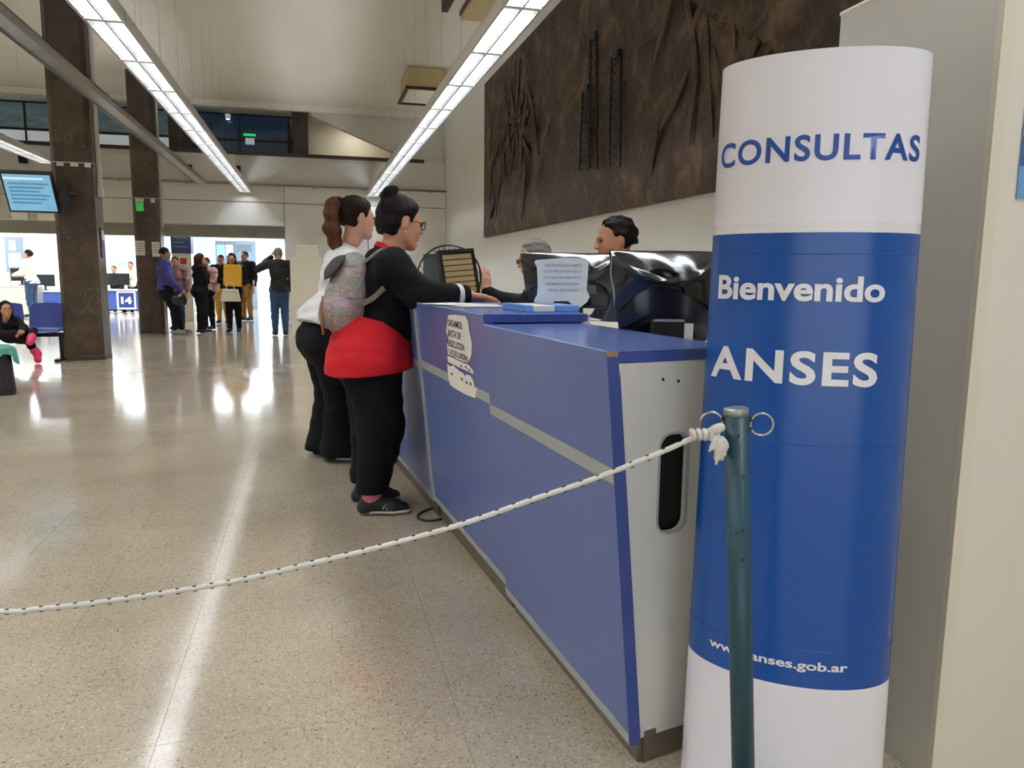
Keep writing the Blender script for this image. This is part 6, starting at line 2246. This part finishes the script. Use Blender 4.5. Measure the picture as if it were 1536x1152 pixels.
# ================================================================== WHITE CABINET IN THE HALL
cz_ = at(440, 386, 12.9).z
wc = empty('white_cabinet', (-0.33, 12.9, 0), 0, 'tall plain white cabinet on a plinth behind the woman in white', 'cabinet')
M_CABW = mat('cabinet_white', (226, 219, 200), 0.5)
MB().span((0, 0, 0.28), (1.0, 0.5, cz_)).build('body', M_CABW, wc, bevel=0.006)
MB().span((0.03, 0.02, 0), (0.97, 0.48, 0.28)).build('plinth', M_CABW, wc, bevel=0.004)
MB().span((0.10, 0.05, cz_), (0.44, 0.4, cz_ + 0.20)).build('top_box', M_CABW, wc, bevel=0.006)
MB().span((0.5, -0.004, 0.3), (0.506, 0.0, cz_ - 0.02)).build('door_gap', M_GREYSTRIP, wc)

# ================================================================== OFFICE FURNITURE
p0, p1 = at(148, 468, 25.7), at(207, 468, 25.7)
zt14 = at(175, 434, 25.7).z
zb14 = at(175, 466, 25.7).z
dk14 = empty('numbered_desk', (p0.x, 25.7, 0), 0, 'blue fronted office desk with the number fourteen', 'desk')
wd = p1.x - p0.x
M_BLUEOFF = mat('office_blue', (62, 88, 160), 0.4)
MB().span((-0.5, 0, max(zb14, 0.12)), (wd + 0.2, 0.03, zt14 - 0.04)).build('front_panel', M_BLUEOFF, dk14)
MB().span((-0.55, -0.05, zt14 - 0.04), (wd + 0.25, 0.7, zt14)).build('desk_top', M_WHITE, dk14)
for x in (-0.45, wd + 0.1):
    MB().span((x, 0.04, 0), (x + 0.05, 0.65, zt14 - 0.04)).build('desk_side', M_METALG, dk14)
sA, sB = at(176, 464, 25.69), at(203, 437, 25.69)
ox = sA.x - p0.x
sw, sh_ = sB.x - sA.x, sB.z - sA.z
fr = 0.05
for a, b_ in (((ox, -0.012, sA.z), (ox + sw, -0.001, sA.z + fr)), ((ox, -0.012, sB.z - fr), (ox + sw, -0.001, sB.z)), ((ox, -0.012, sA.z + fr), (ox + fr, -0.001, sB.z - fr)), ((ox + sw - fr, -0.012, sA.z + fr), (ox + sw, -0.001, sB.z - fr))):
    MB().span(a, b_).build('number_frame', M_WHITE, dk14)
MB().span((ox + fr, -0.004, sA.z + fr), (ox + sw - fr, -0.001, sB.z - fr)).build('number_field', mat('number_blue', (40, 62, 128), 0.4), dk14)
text_on('number', '14', M_WHITE, dk14, (ox + sw * 0.22, -0.005, sA.z + sh_ * 0.3), (1, 0, 0), (0, 0, 1), sw * 0.56, sh_ * 0.4, 0.05, lift=0.001)


def office_monitor(x, y, z, rz, label):
    e_ = empty('office_monitor', (x, y, z), rz, label, 'monitor', 'dark monitors on the office desks')
    MB().span((-0.26, 0, 0.12), (0.26, 0.04, 0.48)).build('screen_frame', M_BLACK, e_, bevel=0.006)
    MB().span((-0.03, 0.04, 0.03), (0.03, 0.07, 0.3)).build('stand_neck', M_BLACK, e_)
    MB().lathe([(0.13, 0), (0.13, 0.015), (0.05, 0.035)], (0, 0.05, 0), 18).build('stand_foot', M_BLACK, e_)


for k, px in enumerate((152, 180)):
    m_ = at(px, 420, 26.0)
    office_monitor(m_.x, 26.05, zt14, 0.12 * (2 * k - 1), 'black monitor seen from behind on the desk numbered fourteen')
# counters at the left of the office
for k, (px, Y, w, lb) in enumerate(((12, 24.6, 1.5, 'cream office desk beside the person in white'), (82, 26.0, 1.1, 'white topped office desk between the column and the person in white'))):
    p = at(px, 470, Y)
    zz_ = at(px, 428 if k == 0 else 436, Y).z
    d_ = empty('office_desk', (p.x, Y, 0), 0, lb, 'desk')
    MB().span((-w / 2, 0, zz_ - 0.04), (w / 2, 0.7, zz_)).build('desk_top', M_WHITE, d_)
    MB().span((-w / 2 + 0.03, 0.03, 0.06), (w / 2 - 0.03, 0.06, zz_ - 0.04)).build('front_panel', M_CREAM if k == 0 else M_BLUEOFF, d_)
    for x in (-w / 2 + 0.03, w / 2 - 0.08):
        MB().span((x, 0.06, 0), (x + 0.05, 0.65, zz_ - 0.04)).build('desk_side', M_METALG, d_)
    office_monitor(p.x + 0.3 * (1 - 2 * k), Y + 0.35, zz_, 0.3, ('black monitor seen from behind on the cream office desk', 'black monitor seen from behind on the white topped office desk')[k])

# notice boards and wrapped pillar inside the office
def board(px0, py0, px1, py1, Y, label, mm, bits):
    a, b_ = at(px0, py1, Y), at(px1, py0, Y)
    e_ = empty('notice_board', (a.x, Y, 0), 0, label, 'board')
    w, z0, z1 = b_.x - a.x, a.z, b_.z
    MB().span((0, 0, z0), (w, 0.05, z1)).build('panel', mm, e_)
    for x in (0.06, w - 0.1):
        MB().span((x, 0.01, 0), (x + 0.04, 0.04, z0)).build('leg', M_METALG, e_)
    for (u0, v0, u1, v1, m2) in bits:
        MB().span((w * u0, -0.006, z0 + (z1 - z0) * v0), (w * u1, 0, z0 + (z1 - z0) * v1)).build('sheet', m2, e_)


M_BOARDG = mat('board_grey', (112, 124, 138), 0.5, noise=0.1)
M_BOARDB = mat('board_blue', (58, 70, 120), 0.4, noise=0.1)
M_PALEB = mat('pale_blue_sheet', (150, 190, 220), 0.5)
board(10, 356, 33, 408, 28.0, 'grey notice board with a white sheet behind the cream desk', M_BOARDG, [(0.25, 0.62, 0.6, 0.9, M_PAPER), (0.15, 0.15, 0.85, 0.55, M_PALEB)])
board(300, 355, 322, 440, 27.5, 'pale blue information board inside the office opening', M_PALEB, [(0.2, 0.6, 0.85, 0.95, M_WHITE), (0.1, 0.1, 0.9, 0.5, M_BOARDG)])
board(326, 362, 352, 470, 28.6, 'dark grey glass board behind the folder woman', M_BOARDG, [(0.1, 0.75, 0.5, 0.95, M_PALEB), (0.55, 0.8, 0.9, 0.95, M_WHITE)])
board(356, 362, 383, 470, 28.75, 'blue grey glass board behind the man in khaki', mat('board_bluegrey', (130, 152, 176), 0.3, noise=0.15), [(0.1, 0.85, 0.8, 0.95, M_BOARDG), (0.4, 0.3, 0.9, 0.6, M_PALEB)])
a, b_ = at(258, 400, 21.6), at(285, 341, 21.6)
pl = empty('wrapped_pillar', (a.x, 21.6, 0), 0, 'square pillar wrapped in a dark blue printed banner', 'pillar')
wp = b_.x - a.x
MB().span((0.01, 0.01, 0), (wp - 0.01, 0.45, 2.75)).build('pillar_core', M_GREYPANEL, pl)
zc0 = at(270, 380, 21.6).z
MB().span((0, -0.01, zc0), (wp, 0.46, 2.5)).build('banner', M_BOARDB, pl)
for k in range(5):
    MB().span((wp * 0.15, -0.014, zc0 + 0.15 + 0.11 * k), (wp * (0.8 - 0.1 * (k % 2)), -0.0101, zc0 + 0.19 + 0.11 * k)).build('text_row', M_BOARDG, pl)
MB().span((wp * 0.35, -0.012, zc0 - 0.42), (wp * 0.9, 0.0, zc0 - 0.06)).build('leaflet', M_PAPER, pl)
MB().span((wp * 0.42, -0.014, zc0 - 0.28), (wp * 0.75, -0.0121, zc0 - 0.12)).build('red_print', mat('red_print', (190, 40, 50), 0.5), pl)
for k, x in enumerate((-9.8, -8.2, -6.6, -5.0)):
    w_ = empty('wall_poster', (x, 30.985, 1.35), 0, ('pale blue wall poster with a white band', 'grey wall poster with a white band', 'white wall poster with a pale blue band', 'dark blue wall poster with a white band')[k], 'poster')
    MB().box((0, 0, 0.1), (0.7, 0.02, 0.5)).build('sheet', (M_PALEB, M_BOARDG, M_PAPER, M_BOARDB)[k], w_)
    MB().box((0, -0.012, 0.2), (0.5, 0.006, 0.12)).build('print', M_WHITE if k != 2 else M_PALEB, w_)
